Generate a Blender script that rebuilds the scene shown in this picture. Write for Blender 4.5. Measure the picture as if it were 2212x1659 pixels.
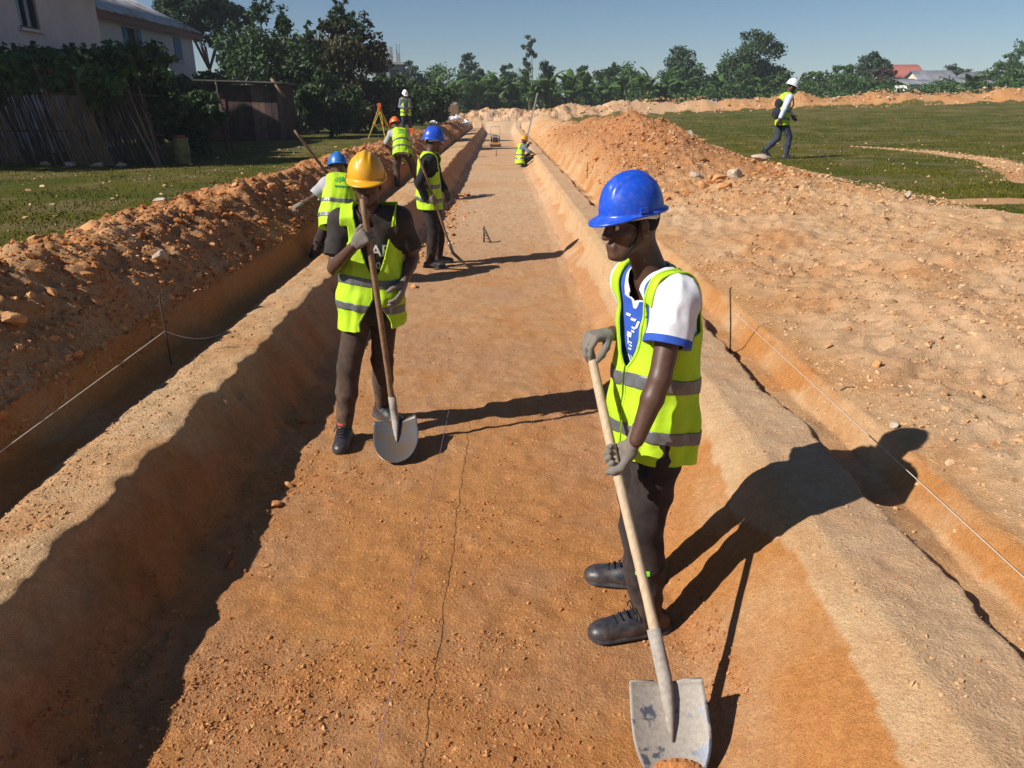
import bpy, math, random
import numpy as np
from math import radians, sin, cos, pi
from mathutils import Vector, Matrix
from mathutils.bvhtree import BVHTree

# ------------------------------------------------------------------ scene, camera, sky, sun, exposure
SC = bpy.context.scene
COL = SC.collection
for _o in list(bpy.data.objects):
    bpy.data.objects.remove(_o)

PITCH, YAW, ROLL = radians(19.87), radians(0.72), radians(0.35)
cam_data = bpy.data.cameras.new('camera')
cam = bpy.data.objects.new('camera', cam_data)
COL.objects.link(cam)
cam_data.sensor_fit = 'HORIZONTAL'
cam_data.sensor_width = 36.0
cam_data.lens = 36.0 * 1660.0 / 2212.0
cam_data.clip_start = 0.05
cam_data.clip_end = 3000.0
_F = Vector((sin(YAW) * cos(PITCH), cos(YAW) * cos(PITCH), -sin(PITCH)))
_R0 = Vector((cos(YAW), -sin(YAW), 0.0))
_U0 = _R0.cross(_F)
_R = _R0 * cos(ROLL) - _U0 * sin(ROLL)
_U = _U0 * cos(ROLL) + _R0 * sin(ROLL)
cam.matrix_world = Matrix(((_R.x, _U.x, -_F.x, 0.0), (_R.y, _U.y, -_F.y, 0.0),
                           (_R.z, _U.z, -_F.z, 2.05), (0, 0, 0, 1)))
SC.camera = cam

SUN_EL = radians(37.0)
SUN_AZ = math.atan2(-0.40, -0.915)            # direction to the sun on the ground plane (x, y): behind the left shoulder
TO_SUN = Vector((cos(SUN_AZ) * cos(SUN_EL), sin(SUN_AZ) * cos(SUN_EL), sin(SUN_EL)))
world = bpy.data.worlds.new('World')
SC.world = world
world.use_nodes = True
_nt = world.node_tree
_nt.nodes.clear()
_sky = _nt.nodes.new('ShaderNodeTexSky')
_sky.sky_type = 'NISHITA'
_sky.sun_disc = False
_sky.sun_elevation = SUN_EL
_sky.sun_rotation = math.atan2(TO_SUN.x, TO_SUN.y)
_sky.altitude = 1300.0
_sky.air_density = 1.0
_sky.dust_density = 0.45
_sky.ozone_density = 4.0
_bg = _nt.nodes.new('ShaderNodeBackground')
_bg.inputs['Strength'].default_value = 0.052
_wo = _nt.nodes.new('ShaderNodeOutputWorld')
_nt.links.new(_sky.outputs[0], _bg.inputs[0])
_nt.links.new(_bg.outputs[0], _wo.inputs[0])

sun_data = bpy.data.lights.new('sun', 'SUN')
sun_data.energy = 4.9
sun_data.angle = radians(0.53)
sun_data.color = (1.0, 0.945, 0.87)
sun = bpy.data.objects.new('sun', sun_data)
COL.objects.link(sun)
sun.rotation_euler = (-TO_SUN).to_track_quat('-Z', 'Y').to_euler()
sun.location = (-20, -10, 30)

SC.view_settings.view_transform = 'Standard'
SC.view_settings.look = 'None'
SC.view_settings.exposure = 0.5
SC.view_settings.gamma = 1.0
SC.view_settings.use_curve_mapping = False
SC.render.engine = 'CYCLES'
SC.cycles.use_denoising = True
SC.cycles.max_bounces = 6
SC.cycles.diffuse_bounces = 3
SC.cycles.glossy_bounces = 2
SC.cycles.transmission_bounces = 3
SC.cycles.transparent_max_bounces = 8
SC.cycles.caustics_reflective = False
SC.cycles.caustics_refractive = False

# ------------------------------------------------------------------ small helpers
RNG = np.random.default_rng(7)
random.seed(7)


def A3(*p):
    return np.array(p, dtype=np.float64)


def nrm(v):
    v = np.asarray(v, float)
    return v / max(np.linalg.norm(v), 1e-9)


def sstep(a, b, x):
    t = np.clip((np.asarray(x, float) - a) / (b - a), 0, 1)
    return t * t * (3 - 2 * t)


def _hash(i, j, k, seed):
    h = (i.astype(np.int64) * 374761393 + j.astype(np.int64) * 668265263 + k.astype(np.int64) * 2147483647 + seed * 974634777) & 0xffffffff
    h = ((h ^ (h >> 13)) * 1274126177) & 0xffffffff
    h = ((h ^ (h >> 16)) * 2246822519) & 0xffffffff
    return ((h ^ (h >> 15)) & 0xffffff) / float(0xffffff)


def noise2(x, y, seed=0):
    x, y = np.broadcast_arrays(np.asarray(x, float), np.asarray(y, float))
    i = np.floor(x); j = np.floor(y)
    fx = x - i; fy = y - j
    fx = fx * fx * fx * (fx * (fx * 6 - 15) + 10); fy = fy * fy * fy * (fy * (fy * 6 - 15) + 10)
    i = i.astype(np.int64); j = j.astype(np.int64); z = np.zeros_like(i)
    a = _hash(i, j, z, seed); b = _hash(i + 1, j, z, seed)
    c = _hash(i, j + 1, z, seed); d = _hash(i + 1, j + 1, z, seed)
    return (a * (1 - fx) + b * fx) * (1 - fy) + (c * (1 - fx) + d * fx) * fy - 0.5


def fbm2(x, y, octaves=4, seed=0, gain=0.5):
    s = 0.0; a = 1.0; f = 1.0
    for o in range(octaves):
        s = s + a * noise2(np.asarray(x) * f + 13.7 * o, np.asarray(y) * f - 7.3 * o, seed + o)
        a *= gain; f *= 2.03
    return s


def noise3(P, seed=0):
    x, y, z = P[:, 0], P[:, 1], P[:, 2]
    i = np.floor(x); j = np.floor(y); k = np.floor(z)
    fx = x - i; fy = y - j; fz = z - k
    fx = fx * fx * (3 - 2 * fx); fy = fy * fy * (3 - 2 * fy); fz = fz * fz * (3 - 2 * fz)
    i = i.astype(np.int64); j = j.astype(np.int64); k = k.astype(np.int64)
    def L(dk):
        a = _hash(i, j, k + dk, seed); b = _hash(i + 1, j, k + dk, seed)
        c = _hash(i, j + 1, k + dk, seed); d = _hash(i + 1, j + 1, k + dk, seed)
        return (a * (1 - fx) + b * fx) * (1 - fy) + (c * (1 - fx) + d * fx) * fy
    return L(0) * (1 - fz) + L(1) * fz - 0.5


def mesh_data(name, V, F, mat=None, smooth=True, uniform=None):
    """F: int array (n,3) or (n,4), or a list of such arrays"""
    if isinstance(F, (list, tuple)) and len(F) and isinstance(F[0], np.ndarray):
        Fs = [f for f in F if len(f)]
    else:
        Fs = [np.asarray(F, dtype=np.int32)]
    me = bpy.data.meshes.new(name)
    V = np.asarray(V, dtype=np.float32)
    me.vertices.add(len(V))
    me.vertices.foreach_set('co', V.ravel())
    loops = np.concatenate([f.ravel() for f in Fs]).astype(np.int32)
    tot = np.concatenate([np.full(len(f), f.shape[1], dtype=np.int32) for f in Fs])
    start = np.concatenate([[0], np.cumsum(tot)[:-1]]).astype(np.int32)
    me.loops.add(len(loops))
    me.loops.foreach_set('vertex_index', loops)
    me.polygons.add(len(tot))
    me.polygons.foreach_set('loop_start', start)
    me.polygons.foreach_set('loop_total', tot)
    me.polygons.foreach_set('use_smooth', np.full(len(tot), bool(smooth)))
    if mat is not None:
        for m in (mat if isinstance(mat, (list, tuple)) else [mat]):
            me.materials.append(m)
    me.update(calc_edges=True)
    return me


def link(name, me, parent=None, loc=None):
    o = bpy.data.objects.new(name, me)
    COL.objects.link(o)
    if parent is not None:
        o.parent = parent
    if loc is not None:
        o.location = loc
    return o


def obj(name, V, F, mat, parent=None, smooth=True, origin=None):
    V = np.asarray(V, float)
    if origin is not None:
        V = V - np.asarray(origin, float)
    o = link(name, mesh_data(name, V, F, mat, smooth), parent)
    if origin is not None and parent is None:
        o.location = origin
    return o


def empty(name, loc, label=None, cat=None, group=None, rz=0.0):
    o = bpy.data.objects.new(name, None)
    COL.objects.link(o)
    o.empty_display_size = 0.2
    o.location = [float(c) for c in loc]
    o.rotation_euler = (0, 0, rz)
    tag(o, label, cat, group)
    return o


def tag(o, label=None, cat=None, group=None, kind=None):
    if label: o['label'] = label
    if cat: o['category'] = cat
    if group: o['group'] = group
    if kind: o['kind'] = kind
    return o


class MB:
    """collects simple solids into one vertex / face list"""
    def __init__(self):
        self.V = []; self.Q = []; self.T = []; self.n = 0

    def add(self, V, Q=(), T=()):
        self.V.append(np.asarray(V, float))
        if len(Q): self.Q.append(np.asarray(Q, int) + self.n)
        if len(T): self.T.append(np.asarray(T, int) + self.n)
        self.n += len(V)
        return self

    def box(self, c, s, M=None):
        c = np.asarray(c, float); s = np.asarray(s, float) / 2
        P = np.array([[x, y, z] for x in (-1, 1) for y in (-1, 1) for z in (-1, 1)], float) * s
        if M is not None: P = P @ np.asarray(M).T
        return self.add(P + c, [(0, 1, 3, 2), (4, 6, 7, 5), (0, 4, 5, 1), (2, 3, 7, 6), (0, 2, 6, 4), (1, 5, 7, 3)])

    def tube(self, pts, rad, n=8, cap=True):
        pts = np.asarray(pts, float); m = len(pts)
        rad = np.full(m, rad, float) if np.isscalar(rad) else np.asarray(rad, float)
        V = []; prev = None
        for i in range(m):
            d = nrm(pts[min(i + 1, m - 1)] - pts[max(i - 1, 0)])
            if prev is None:
                a = nrm(np.cross(d, A3(0, 0, 1) if abs(d[2]) < 0.9 else A3(1, 0, 0)))
            else:
                a = nrm(prev - d * np.dot(prev, d))
            prev = a
            b = np.cross(d, a)
            th = np.arange(n) / n * 2 * pi
            V.append(pts[i] + rad[i] * (np.cos(th)[:, None] * a + np.sin(th)[:, None] * b))
        V = np.concatenate(V)
        Q = []
        for i in range(m - 1):
            for k in range(n):
                k2 = (k + 1) % n
                Q.append((i * n + k, i * n + k2, (i + 1) * n + k2, (i + 1) * n + k))
        T = []
        if cap:
            V = np.concatenate([V, pts[:1], pts[-1:]])
            for k in range(n):
                k2 = (k + 1) % n
                T.append((m * n, k2, k)); T.append((m * n + 1, (m - 1) * n + k, (m - 1) * n + k2))
        return self.add(V, Q, T)

    def build(self, name, mat, parent=None, smooth=False, origin=None):
        fs = []
        if self.Q: fs.append(np.concatenate(self.Q))
        if self.T: fs.append(np.concatenate(self.T))
        return obj(name, np.concatenate(self.V), fs, mat, parent, smooth, origin)


# ------------------------------------------------------------------ materials
class N:
    def __init__(self, name, rough=0.8, spec=0.3):
        self.m = bpy.data.materials.new(name)
        self.m.use_nodes = True
        self.t = self.m.node_tree
        self.b = self.t.nodes['Principled BSDF']
        self.b.inputs['Roughness'].default_value = rough
        self.b.inputs['Specular IOR Level'].default_value = spec
        self._co = None

    def new(self, kind, **kw):
        n = self.t.nodes.new(kind)
        for k, v in kw.items():
            if k in n.inputs: n.inputs[k].default_value = v
            else: setattr(n, k, v)
        return n

    def link(self, a, b):
        self.t.links.new(a, b)

    @property
    def co(self):
        if self._co is None:
            self._co = self.new('ShaderNodeTexCoord').outputs['Object']
        return self._co

    def noise(self, scale, detail=4.0, rough=0.55, vec=None, dist=0.0):
        n = self.new('ShaderNodeTexNoise')
        n.inputs['Scale'].default_value = scale
        n.inputs['Detail'].default_value = detail
        n.inputs['Roughness'].default_value = rough
        n.inputs['Distortion'].default_value = dist
        self.link(vec if vec is not None else self.co, n.inputs['Vector'])
        return n.outputs['Fac']

    def mapping(self, scale=(1, 1, 1), rot=(0, 0, 0), vec=None):
        n = self.new('ShaderNodeMapping')
        n.inputs['Scale'].default_value = scale
        n.inputs['Rotation'].default_value = rot
        self.link(vec if vec is not None else self.co, n.inputs['Vector'])
        return n.outputs[0]

    def ramp(self, fac, stops, interp='LINEAR'):
        n = self.new('ShaderNodeValToRGB')
        n.color_ramp.interpolation = interp
        el = n.color_ramp.elements
        while len(el) < len(stops): el.new(0.5)
        for e, (p, c) in zip(el, stops):
            e.position = p
            e.color = (c, c, c, 1) if np.isscalar(c) else (*c, 1)
        self.link(fac, n.inputs[0])
        return n.outputs[0]

    def mix(self, fac, a, b, blend='MIX'):
        n = self.new('ShaderNodeMix', data_type='RGBA', blend_type=blend)
        for i, s in ((0, fac), (6, a), (7, b)):
            if hasattr(s, 'is_output'): self.link(s, n.inputs[i])
            elif np.isscalar(s): n.inputs[i].default_value = s
            else: n.inputs[i].default_value = (*s, 1)
        return n.outputs[2]

    def math(self, op, a, b=0.0, clamp=False):
        n = self.new('ShaderNodeMath', operation=op, use_clamp=clamp)
        for i, s in ((0, a), (1, b)):
            if hasattr(s, 'is_output'): self.link(s, n.inputs[i])
            else: n.inputs[i].default_value = s
        return n.outputs[0]

    def attr(self, name):
        n = self.new('ShaderNodeAttribute', attribute_name=name)
        return n.outputs['Fac']

    def color(self, s):
        if hasattr(s, 'is_output'): self.link(s, self.b.inputs['Base Color'])
        else: self.b.inputs['Base Color'].default_value = (*s, 1)
        return self

    def rough(self, s):
        self.link(s, self.b.inputs['Roughness'])
        return self

    def bump(self, h, strength=0.4, dist=0.01):
        n = self.new('ShaderNodeBump')
        n.inputs['Strength'].default_value = strength
        n.inputs['Distance'].default_value = dist
        self.link(h, n.inputs['Height'])
        self.link(n.outputs[0], self.b.inputs['Normal'])
        return self


def simple(name, col, rough=0.75, spec=0.3, var=0.18, scale=14.0, bump=0.15, bdist=0.004, metal=0.0, bscale=None):
    m = N(name, rough, spec)
    n = m.noise(scale, 5)
    c0 = tuple(max(0, c * (1 - var)) for c in col)
    c1 = tuple(min(1, c * (1 + var)) for c in col)
    m.color(m.ramp(n, [(0.3, c0), (0.7, c1)]))
    m.b.inputs['Metallic'].default_value = metal
    if bump:
        m.bump(m.noise(bscale or scale * 6, 4), bump, bdist)
    return m.m


def cloth(name, col, var=0.12, rough=0.85, dirt=0.0, dirtcol=(0.36, 0.2, 0.1), weave=900.0, bump=0.25):
    m = N(name, rough, 0.2)
    c = m.ramp(m.noise(9, 4), [(0.3, tuple(x * (1 - var) for x in col)), (0.7, tuple(min(1, x * (1 + var)) for x in col))])
    if dirt:
        d = m.ramp(m.noise(22, 6, 0.65), [(0.45, 0.0), (0.75, dirt)])
        c = m.mix(d, c, dirtcol)
    m.color(c)
    h = m.math('ADD', m.noise(55, 3), m.math('MULTIPLY', m.noise(weave, 1), 0.25))
    m.bump(h, bump, 0.004)
    m.b.inputs['Sheen Weight'].default_value = 0.052
    return m.m
# ------------------------------------------------------------------ the earthworks: one height field
ZB = 0.435                                      # top of the banks beside the trench, above the trench floor


def ground_base(x, y):
    """undisturbed field: about 0.85 m above the trench floor, rising to the far right"""
    s = sstep(22, 76, y)
    right = np.clip((x - 10) / 38.0, 0, 2.5)
    z = 0.85 + s * (0.3 + 1.05 * right) * sstep(4, 12, x) + 0.04 * sstep(5, 9, x)
    z = z + 0.05 * fbm2(x * 0.13, y * 0.13, 3, 40)
    return z


def edge_left(y):
    return (-1.78 + 0.23 * sstep(9, 20, y) + 0.07 * noise2(y * 0.55, 0.3, 3) + 0.035 * noise2(y * 2.1, 1.3, 4)
            + 0.06 * np.abs(noise2(y * 3.6, 2.2, 5)) + 0.035 * noise2(y * 9.0, 3.2, 2))


def base_right(y):
    return 0.70 + 0.21 * sstep(3.6, 8.5, y) + 0.06 * noise2(y * 0.7, 5.1, 6)


def profile(x, xs, zs):
    """piecewise linear with per-point breakpoints; xs, zs lists of arrays / scalars ascending in x"""
    xs = [np.broadcast_to(np.asarray(a, float), x.shape) for a in xs]
    zs = [np.broadcast_to(np.asarray(a, float), x.shape) for a in zs]
    out = zs[0].copy()
    for i in range(len(xs) - 1):
        t = (x - xs[i]) / np.maximum(xs[i + 1] - xs[i], 1e-6)
        seg = zs[i] + (zs[i + 1] - zs[i]) * np.clip(t, 0, 1)
        out = np.where(x >= xs[i], seg, out)
    return out


def height(x, y, detail=True):
    x = np.asarray(x, float); y = np.asarray(y, float)
    g = ground_base(x, y)
    w1 = 0.035 * fbm2(x * 2.0, y * 1.6, 3, 11)
    xw = x + w1 * sstep(-4.4, -3.0, -np.abs(x) )
    eL = edge_left(y)
    sc0 = np.abs(noise2(y * 2.9 + x * 1.5, x * 2.2, 53)) + 0.6 * np.abs(noise2(y * 6.3 + x * 3, x * 4.0, 54)) + 0.3 * np.abs(noise2(y * 13 + x * 5, x * 9.0, 52))
    onwall = sstep(eL - 0.01, eL + 0.05, x) * (1 - sstep(eL + 0.3, eL + 0.48, x))
    xw = xw + onwall * (0.09 * sc0 - 0.03 + 0.05 * np.abs(noise2(y * 11 + x * 2, x * 1.2, 56)))
    bR = base_right(y)
    ledge = np.clip(0.075 + 0.16 * noise2(y * 1.5, 3.3, 8) + 0.09 * noise2(y * 4.1, 1.1, 9), 0.004, 0.16)
    gR = 1.60 + 0.07 * noise2(y * 1.1, 7.7, 12) + 0.05 * noise2(y * 4.7, 2.7, 13)
    dL = -2.46 + 0.10 * noise2(y * 0.6, 9.2, 14) + 0.04 * noise2(y * 2.6, 4.2, 15)
    spoil = 0.29 + 0.16 * noise2(y * 0.35, 4.4, 16) + 0.10 * noise2(y * 1.1, 6.4, 17)
    spoil = spoil * (1 - 0.55 * sstep(1, 5, 5.5 - y)) * (1 - 0.25 * sstep(14, 30, y))
    bank = profile(
        xw,
        [-4.35, -3.95, -3.55, -3.15, -2.75, dL - 0.03, dL + 0.06, -2.27, -2.12, eL - 0.05, eL, eL + 0.022, eL + 0.30,
         eL + 0.45, bR - 0.12, bR, bR + 0.12, bR + 0.35, 1.17, 1.27, gR, gR + 0.02, 1.80, 1.91, 2.2, 3.3, 4.6, 5.7],
        [g, g + 0.05, g + 0.6 * spoil, 0.80 + spoil, 0.68 + 0.5 * spoil, 0.61, 0.37, 0.345, ZB - 0.02, ZB + 0.006, ZB, ZB - 0.035, 0.05,
         0.0, 0.0, 0.025, 0.12, 0.30, ZB - 0.045, ZB, ZB, ZB - ledge, 0.355, 0.50, 0.545, 0.69, 0.80, g])
    # the tall red heap and the paler spoil behind it, to the right of the trench
    along = sstep(11.5, 18.5, y) * (1 - 0.45 * sstep(24, 33, y))
    across = np.exp(-((x - 3.2 - 0.25 * noise2(y * 0.3, 3.0, 21)) / (1.15 + 0.4 * sstep(22, 14, y))) ** 2)
    heap = 1.12 * along * across * (1 + 0.35 * noise2(x * 0.6, y * 0.3, 22) + 0.25 * noise2(x * 1.5, y * 0.9, 23)) * sstep(1.7, 2.3, x) * (1 - sstep(66, 70, y))
    # undulations in the flattened spoil nearer the camera
    flat = sstep(2.1, 2.8, x) * (1 - sstep(4.9, 5.8, x)) * (1 - sstep(12, 17, y))
    z = bank + heap + flat * (0.13 * fbm2(x * 0.7, y * 0.55, 2, 24) + 0.03 * noise2(x * 2.6, y * 2.1, 25))
    inside = (x > -4.35) & (x < 5.7)
    z = np.where(inside, z, g)
    # trench closes against the mound at its far end
    yend = 66.0 + 0.8 * noise2(x * 0.5, 2.0, 26)
    closed = sstep(yend - 0.3, yend + 0.9, y)
    z = z * (1 - closed) + np.maximum(z, g) * closed
    mound = np.exp(-((y - 73.5) / 2.6) ** 2) * sstep(-5.5, -1.5, x) * (1 - sstep(9, 15, x)) * (1.05 + 0.5 * noise2(x * 0.33, 3.1, 27) + 0.25 * noise2(x * 0.9, 3.1, 28))
    yb = 76.0 - 0.06 * (x - 12)
    far = np.exp(-((y - yb) / 1.7) ** 2) * sstep(5, 13, x) * (1 - sstep(95, 120, x)) * (1.15 + 0.45 * noise2(x * 0.22, 8.1, 29) + 0.3 * noise2(x * 0.7, 2.1, 30))
    z = z + mound + far + (mound + far > 0.05) * (0.5 * fbm2(x * 0.9, y * 0.9, 4, 31) - 0.35 * np.maximum(0, 0.22 - np.abs(noise2(x * 0.8, y * 0.5, 32))) * 2)
    if detail:
        soil = soil_mask(x, y)
        near = 1 - 0.6 * sstep(14, 50, y)
        onspoil = sstep(2.62, 2.9, -x) * (1 - sstep(3.9, 4.3, -x))
        onright = sstep(2.0, 2.4, x) * (1 - sstep(5.3, 5.8, x))
        wall = sstep(eL + 0.01, eL + 0.08, x) * (1 - sstep(eL + 0.36, eL + 0.5, x))
        floor = sstep(eL + 0.40, eL + 0.55, x) * (1 - sstep(bR - 0.05, bR + 0.1, x))
        rightwall = sstep(bR - 0.05, bR + 0.1, x) * (1 - sstep(1.25, 1.4, x))
        a = 0.014 * soil * (1 - 0.75 * rightwall) + 0.065 * onspoil + 0.034 * onright + 0.05 * np.clip(heap, 0, 1)
        z = z + near * a * fbm2(x * 9, y * 9, 4, 50)
        # spade scoops in the shaded wall
        z = z + wall * 0.014 * fbm2(x * 14, y * 14, 3, 51)
        # footprints and crumbs in the floor
        fl = fbm2(x * 16, y * 12, 3, 55) * (1 - 0.6 * sstep(4, 9, y))
        z = z + floor * near * (0.009 * fl + 0.006 * fbm2(x * 2.4, y * 2.0, 2, 56) + 0.007 * (1 - 0.85 * sstep(3.0, 7, y)) * np.minimum(0, noise2(x * 5.2, y * 4.2, 57) + 0.20))
        # rake grooves across the left bank
        berm = sstep(-2.2, -2.05, x) * (1 - sstep(eL - 0.05, eL + 0.02, x))
        z = z + berm * near * 0.026 * fbm2(x * 3 + y * 2, y * 14 - x * 6, 3, 59)
        z = z + onspoil * (0.09 * np.maximum(0, noise2(x * 9, y * 8, 65)) + 0.05 * np.maximum(0, noise2(x * 17, y * 15, 66))) + onspoil * 0.16 * np.maximum(0, fbm2(x * 2.6, y * 2.6, 3, 60)) + onright * (0.07 * np.maximum(0, fbm2(x * 3.4, y * 3.4, 3, 61)) + 0.055 * np.maximum(0, noise2(x * 10.5, y * 8.5, 63) - 0.05) + 0.04 * np.maximum(0, noise2(x * 15, y * 13, 64))) + heap * 0.10 * fbm2(x * 2.2, y * 1.8, 3, 62)
    return z


def soil_mask(x, y):
    """1 on bare earth, 0 on grass"""
    n = 0.55 * fbm2(x * 0.8, y * 0.8, 4, 70)
    a = sstep(-4.35 + n * 0.7, -4.0 + n * 0.7, x) * (1 - sstep(5.45 + n * 1.2, 5.8 + n * 1.2, x))
    far_r = 5.6 + 0.14 * np.clip(y - 17, 0, 30)
    a = np.maximum(a, sstep(11, 17, y) * sstep(1, 2, x) * (1 - sstep(far_r + n - 0.3, far_r + n + 0.3, x)) * (1 - sstep(36, 44, y)))
    mound = sstep(70, 71.3, y + n) * sstep(-5.5, -4, x) * (1 - sstep(14, 15, x))
    yb = 76.0 - 0.06 * (x - 12)
    far = sstep(2.9, 2.2, np.abs(y - yb) + n) * sstep(6, 9, x)
    # bare earth track winding over the field on the right
    ty = np.interp(x, [7.5, 9.08, 10.69, 11.13, 10.71 + 0.6], [11.2, 13.65, 17.98, 20.84, 23.6])
    tw = np.interp(y, [10, 14, 18, 21, 23.4], [0.62, 0.62, 0.52, 0.42, 0.1])
    tx = np.interp(y, [9.0, 11.2, 13.65, 17.98, 20.84, 23.4, 24], [5.8, 7.6, 9.3, 10.9, 11.2, 10.6, 10.3])
    track = sstep(1.0, 0.55, np.abs(x - tx + n * 0.5) / tw) * sstep(11.8, 12.8, y) * (1 - sstep(23, 24, y))
    patch = sstep(1.0, 0.6, np.sqrt(((x - 6.45) / 0.95) ** 2 + ((y - 10.0) / 0.45) ** 2) + n * 0.6)
    track = np.maximum(track, patch)
    return np.clip(np.maximum.reduce([a, mound, far, track]), 0, 1)


def axis(parts):
    out = []
    for a, b, d in parts:
        n = max(1, int(round((b - a) / d)))
        out.append(np.linspace(a, b, n, endpoint=False))
    out.append(np.array([parts[-1][1]]))
    return np.concatenate(out)


GX = axis([(-4.6, -2.6, 0.027), (-2.6, -1.2, 0.0155), (-1.2, 0.6, 0.023), (0.6, 2.1, 0.0165), (2.1, 6.2, 0.034)])
GXL = axis([(-900, -120, 60), (-120, -30, 6), (-30, -8, 0.8), (-8, -4.52, 0.12)])
GXR = axis([(6.12, 12, 0.12), (12, 60, 0.55), (60, 130, 4), (130, 900, 60)])
_ys = [1.55]
while _ys[-1] < 82:
    _ys.append(_ys[-1] + max(0.0125, 0.0056 * _ys[-1]))
GY = np.concatenate([axis([(-60, -8, 6), (-8, 0, 0.4), (0, 1.55, 0.1)])[:-1], np.array(_ys), np.geomspace(86, 1500, 26)])
GYS = np.concatenate([GY[GY < 0][::1], GY[(GY >= 0) & (GY < 82)][::4], GY[GY >= 82]])
_grids = []
_off = 0
for _gx, _gy, _dz in ((GX, GY, 0.0), (GXL, GYS, 0.004), (GXR, GYS, 0.004)):
    _a, _b = np.meshgrid(_gx, _gy)
    _k = np.arange(_a.size).reshape(_a.shape) + _off
    _grids.append((_a.ravel(), _b.ravel(), np.full(_a.size, _dz), np.stack([_k[:-1, :-1], _k[:-1, 1:], _k[1:, 1:], _k[1:, :-1]], -1).reshape(-1, 4)))
    _off += _a.size
_X = np.concatenate([g[0] for g in _grids]); _Y = np.concatenate([g[1] for g in _grids])
_Z = height(_X, _Y) - np.concatenate([g[2] for g in _grids])
_flatfar = sstep(90, 140, _Y)
_Z = _Z * (1 - _flatfar) + 2.0 * _flatfar
GV = np.stack([_X, _Y, _Z], -1)
GQ = np.concatenate([g[3] for g in _grids])
SOIL = soil_mask(_X, _Y).ravel()

# earth tones as three zone weights stored per vertex: orange subsoil, pale dry crust, red clay
_eL = edge_left(_Y); _bR = base_right(_Y)
_n = fbm2(_X * 1.7, _Y * 1.7, 4, 80)
_n2 = fbm2(_X * 0.5, _Y * 0.5, 3, 84)
_floor = sstep(_eL + 0.05, _eL + 0.2, _X) * (1 - sstep(_bR + 0.05, _bR + 0.3, _X))
_wallR = sstep(_bR - 0.05, _bR + 0.1, _X) * (1 - sstep(1.12, 1.22, _X + 0.15 * _n))
_nf = fbm2(_X * 5.0, _Y * 5.0, 4, 81)
pale = np.clip(0.58 + 0.35 * _n - _floor * (0.50 * (1 - 0.9 * sstep(2.8, 9, _Y)) + 0.0), 0, 1)
pale = np.where((_X > _bR - 0.1 * _n) & (_X < 1.3), 0.16 + 0.9 * fbm2(_X * 3.1, _Y * 2.2, 3, 82), pale)
pale = np.where((_X > 1.07 + 0.16 * fbm2(_X * 1.5, _Y * 1.3, 3, 83)) & (_X < 1.3), 0.92 + 0.2 * _n, pale)
pale = np.where((_X > 1.3) & (_X < 1.7), 0.66 + 0.25 * _n, pale)
pale = np.where((_X > -2.56) & (_X <= -2.2), 0.02 + 0.3 * _n, pale)
pale = np.where((_X > -2.25) & (_X < _eL + 0.03), 0.80 + 0.35 * _n, pale)
pale = np.where((_X > 1.80 + 0.05 * _n) & (_X < 1.94 + 0.12 * _n), 0.42 + 0.9 * fbm2(_X * 2.5, _Y * 2.0, 3, 85), pale)
pale = np.where(_X < -2.62, np.clip(0.34 + 0.5 * _n + 0.22 * sstep(7.5, 4.5, _Y), 0, 1), pale)
pale = np.where((_X > 2.3) & (_Y < 13), np.clip(0.60 + 0.5 * _n + 0.2 * _n2, 0, 1), pale)
_heapz = sstep(12, 16, _Y) * (1 - sstep(30, 38, _Y)) * sstep(1.9, 2.4, _X) * (1 - sstep(4.8, 6, _X))
pale = pale * (1 - 0.8 * _heapz) + _heapz * 0.15 * (0.5 + _n)
_end = sstep(50, 64, _Y)
pale = np.maximum(pale * (1 - 0.5 * _end * sstep(10, 20, _X)), _end * 0.8 * (1 - 0.75 * sstep(12, 24, _X)))
red = np.clip(_heapz * (0.8 + 0.5 * _n) + sstep(2.6, 2.75, -_X) * (1 - sstep(3.9, 4.2, -_X)) * sstep(5.0, 9, _Y) * np.clip(0.55 + _n, 0, 1)
              + (_floor * np.clip(0.25 + 0.9 * _n, 0, 0.6) * (1 - sstep(8, 18, _Y))), 0, 1)
grey = np.clip(sstep(1.22, 1.34, _X) * (1 - sstep(1.60, 1.68, _X)) * 0.6 + _floor * (0.22 * sstep(2.5, 5, _Y) + 0.55 * sstep(7, 16, _Y)) * np.clip(0.75 + 0.6 * _n2, 0, 1) + _end * 0.45 * (1 - sstep(14, 26, _X)) * sstep(-6, -3, _X)
               + sstep(2.0, 2.3, _X) * (1 - sstep(5, 6, _X)) * (1 - sstep(10, 14, _Y)) * np.clip(0.38 + 0.5 * _n2, 0, 0.75), 0, 1)
_lush = np.clip(0.45 + 2.2 * fbm2(_X * 0.35, _Y * 0.35, 4, 86) + 0.7 * fbm2(_X * 1.6, _Y * 1.6, 3, 88), 0, 1)
_bare = np.clip(-0.05 + 2.6 * fbm2(_X * 0.9, _Y * 1.3, 4, 87) + 1.2 * fbm2(_X * 3.2, _Y * 3.2, 3, 89), 0, 0.85)
ZONE = {'lush': _lush.ravel(), 'bare': _bare.ravel(), 'soil': SOIL, 'pale': np.clip(pale + 0.38 * _nf + 0.25 * _n, 0, 1).ravel(), 'red': red.ravel(), 'grey': np.clip(grey, 0, 1).ravel()}


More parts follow.
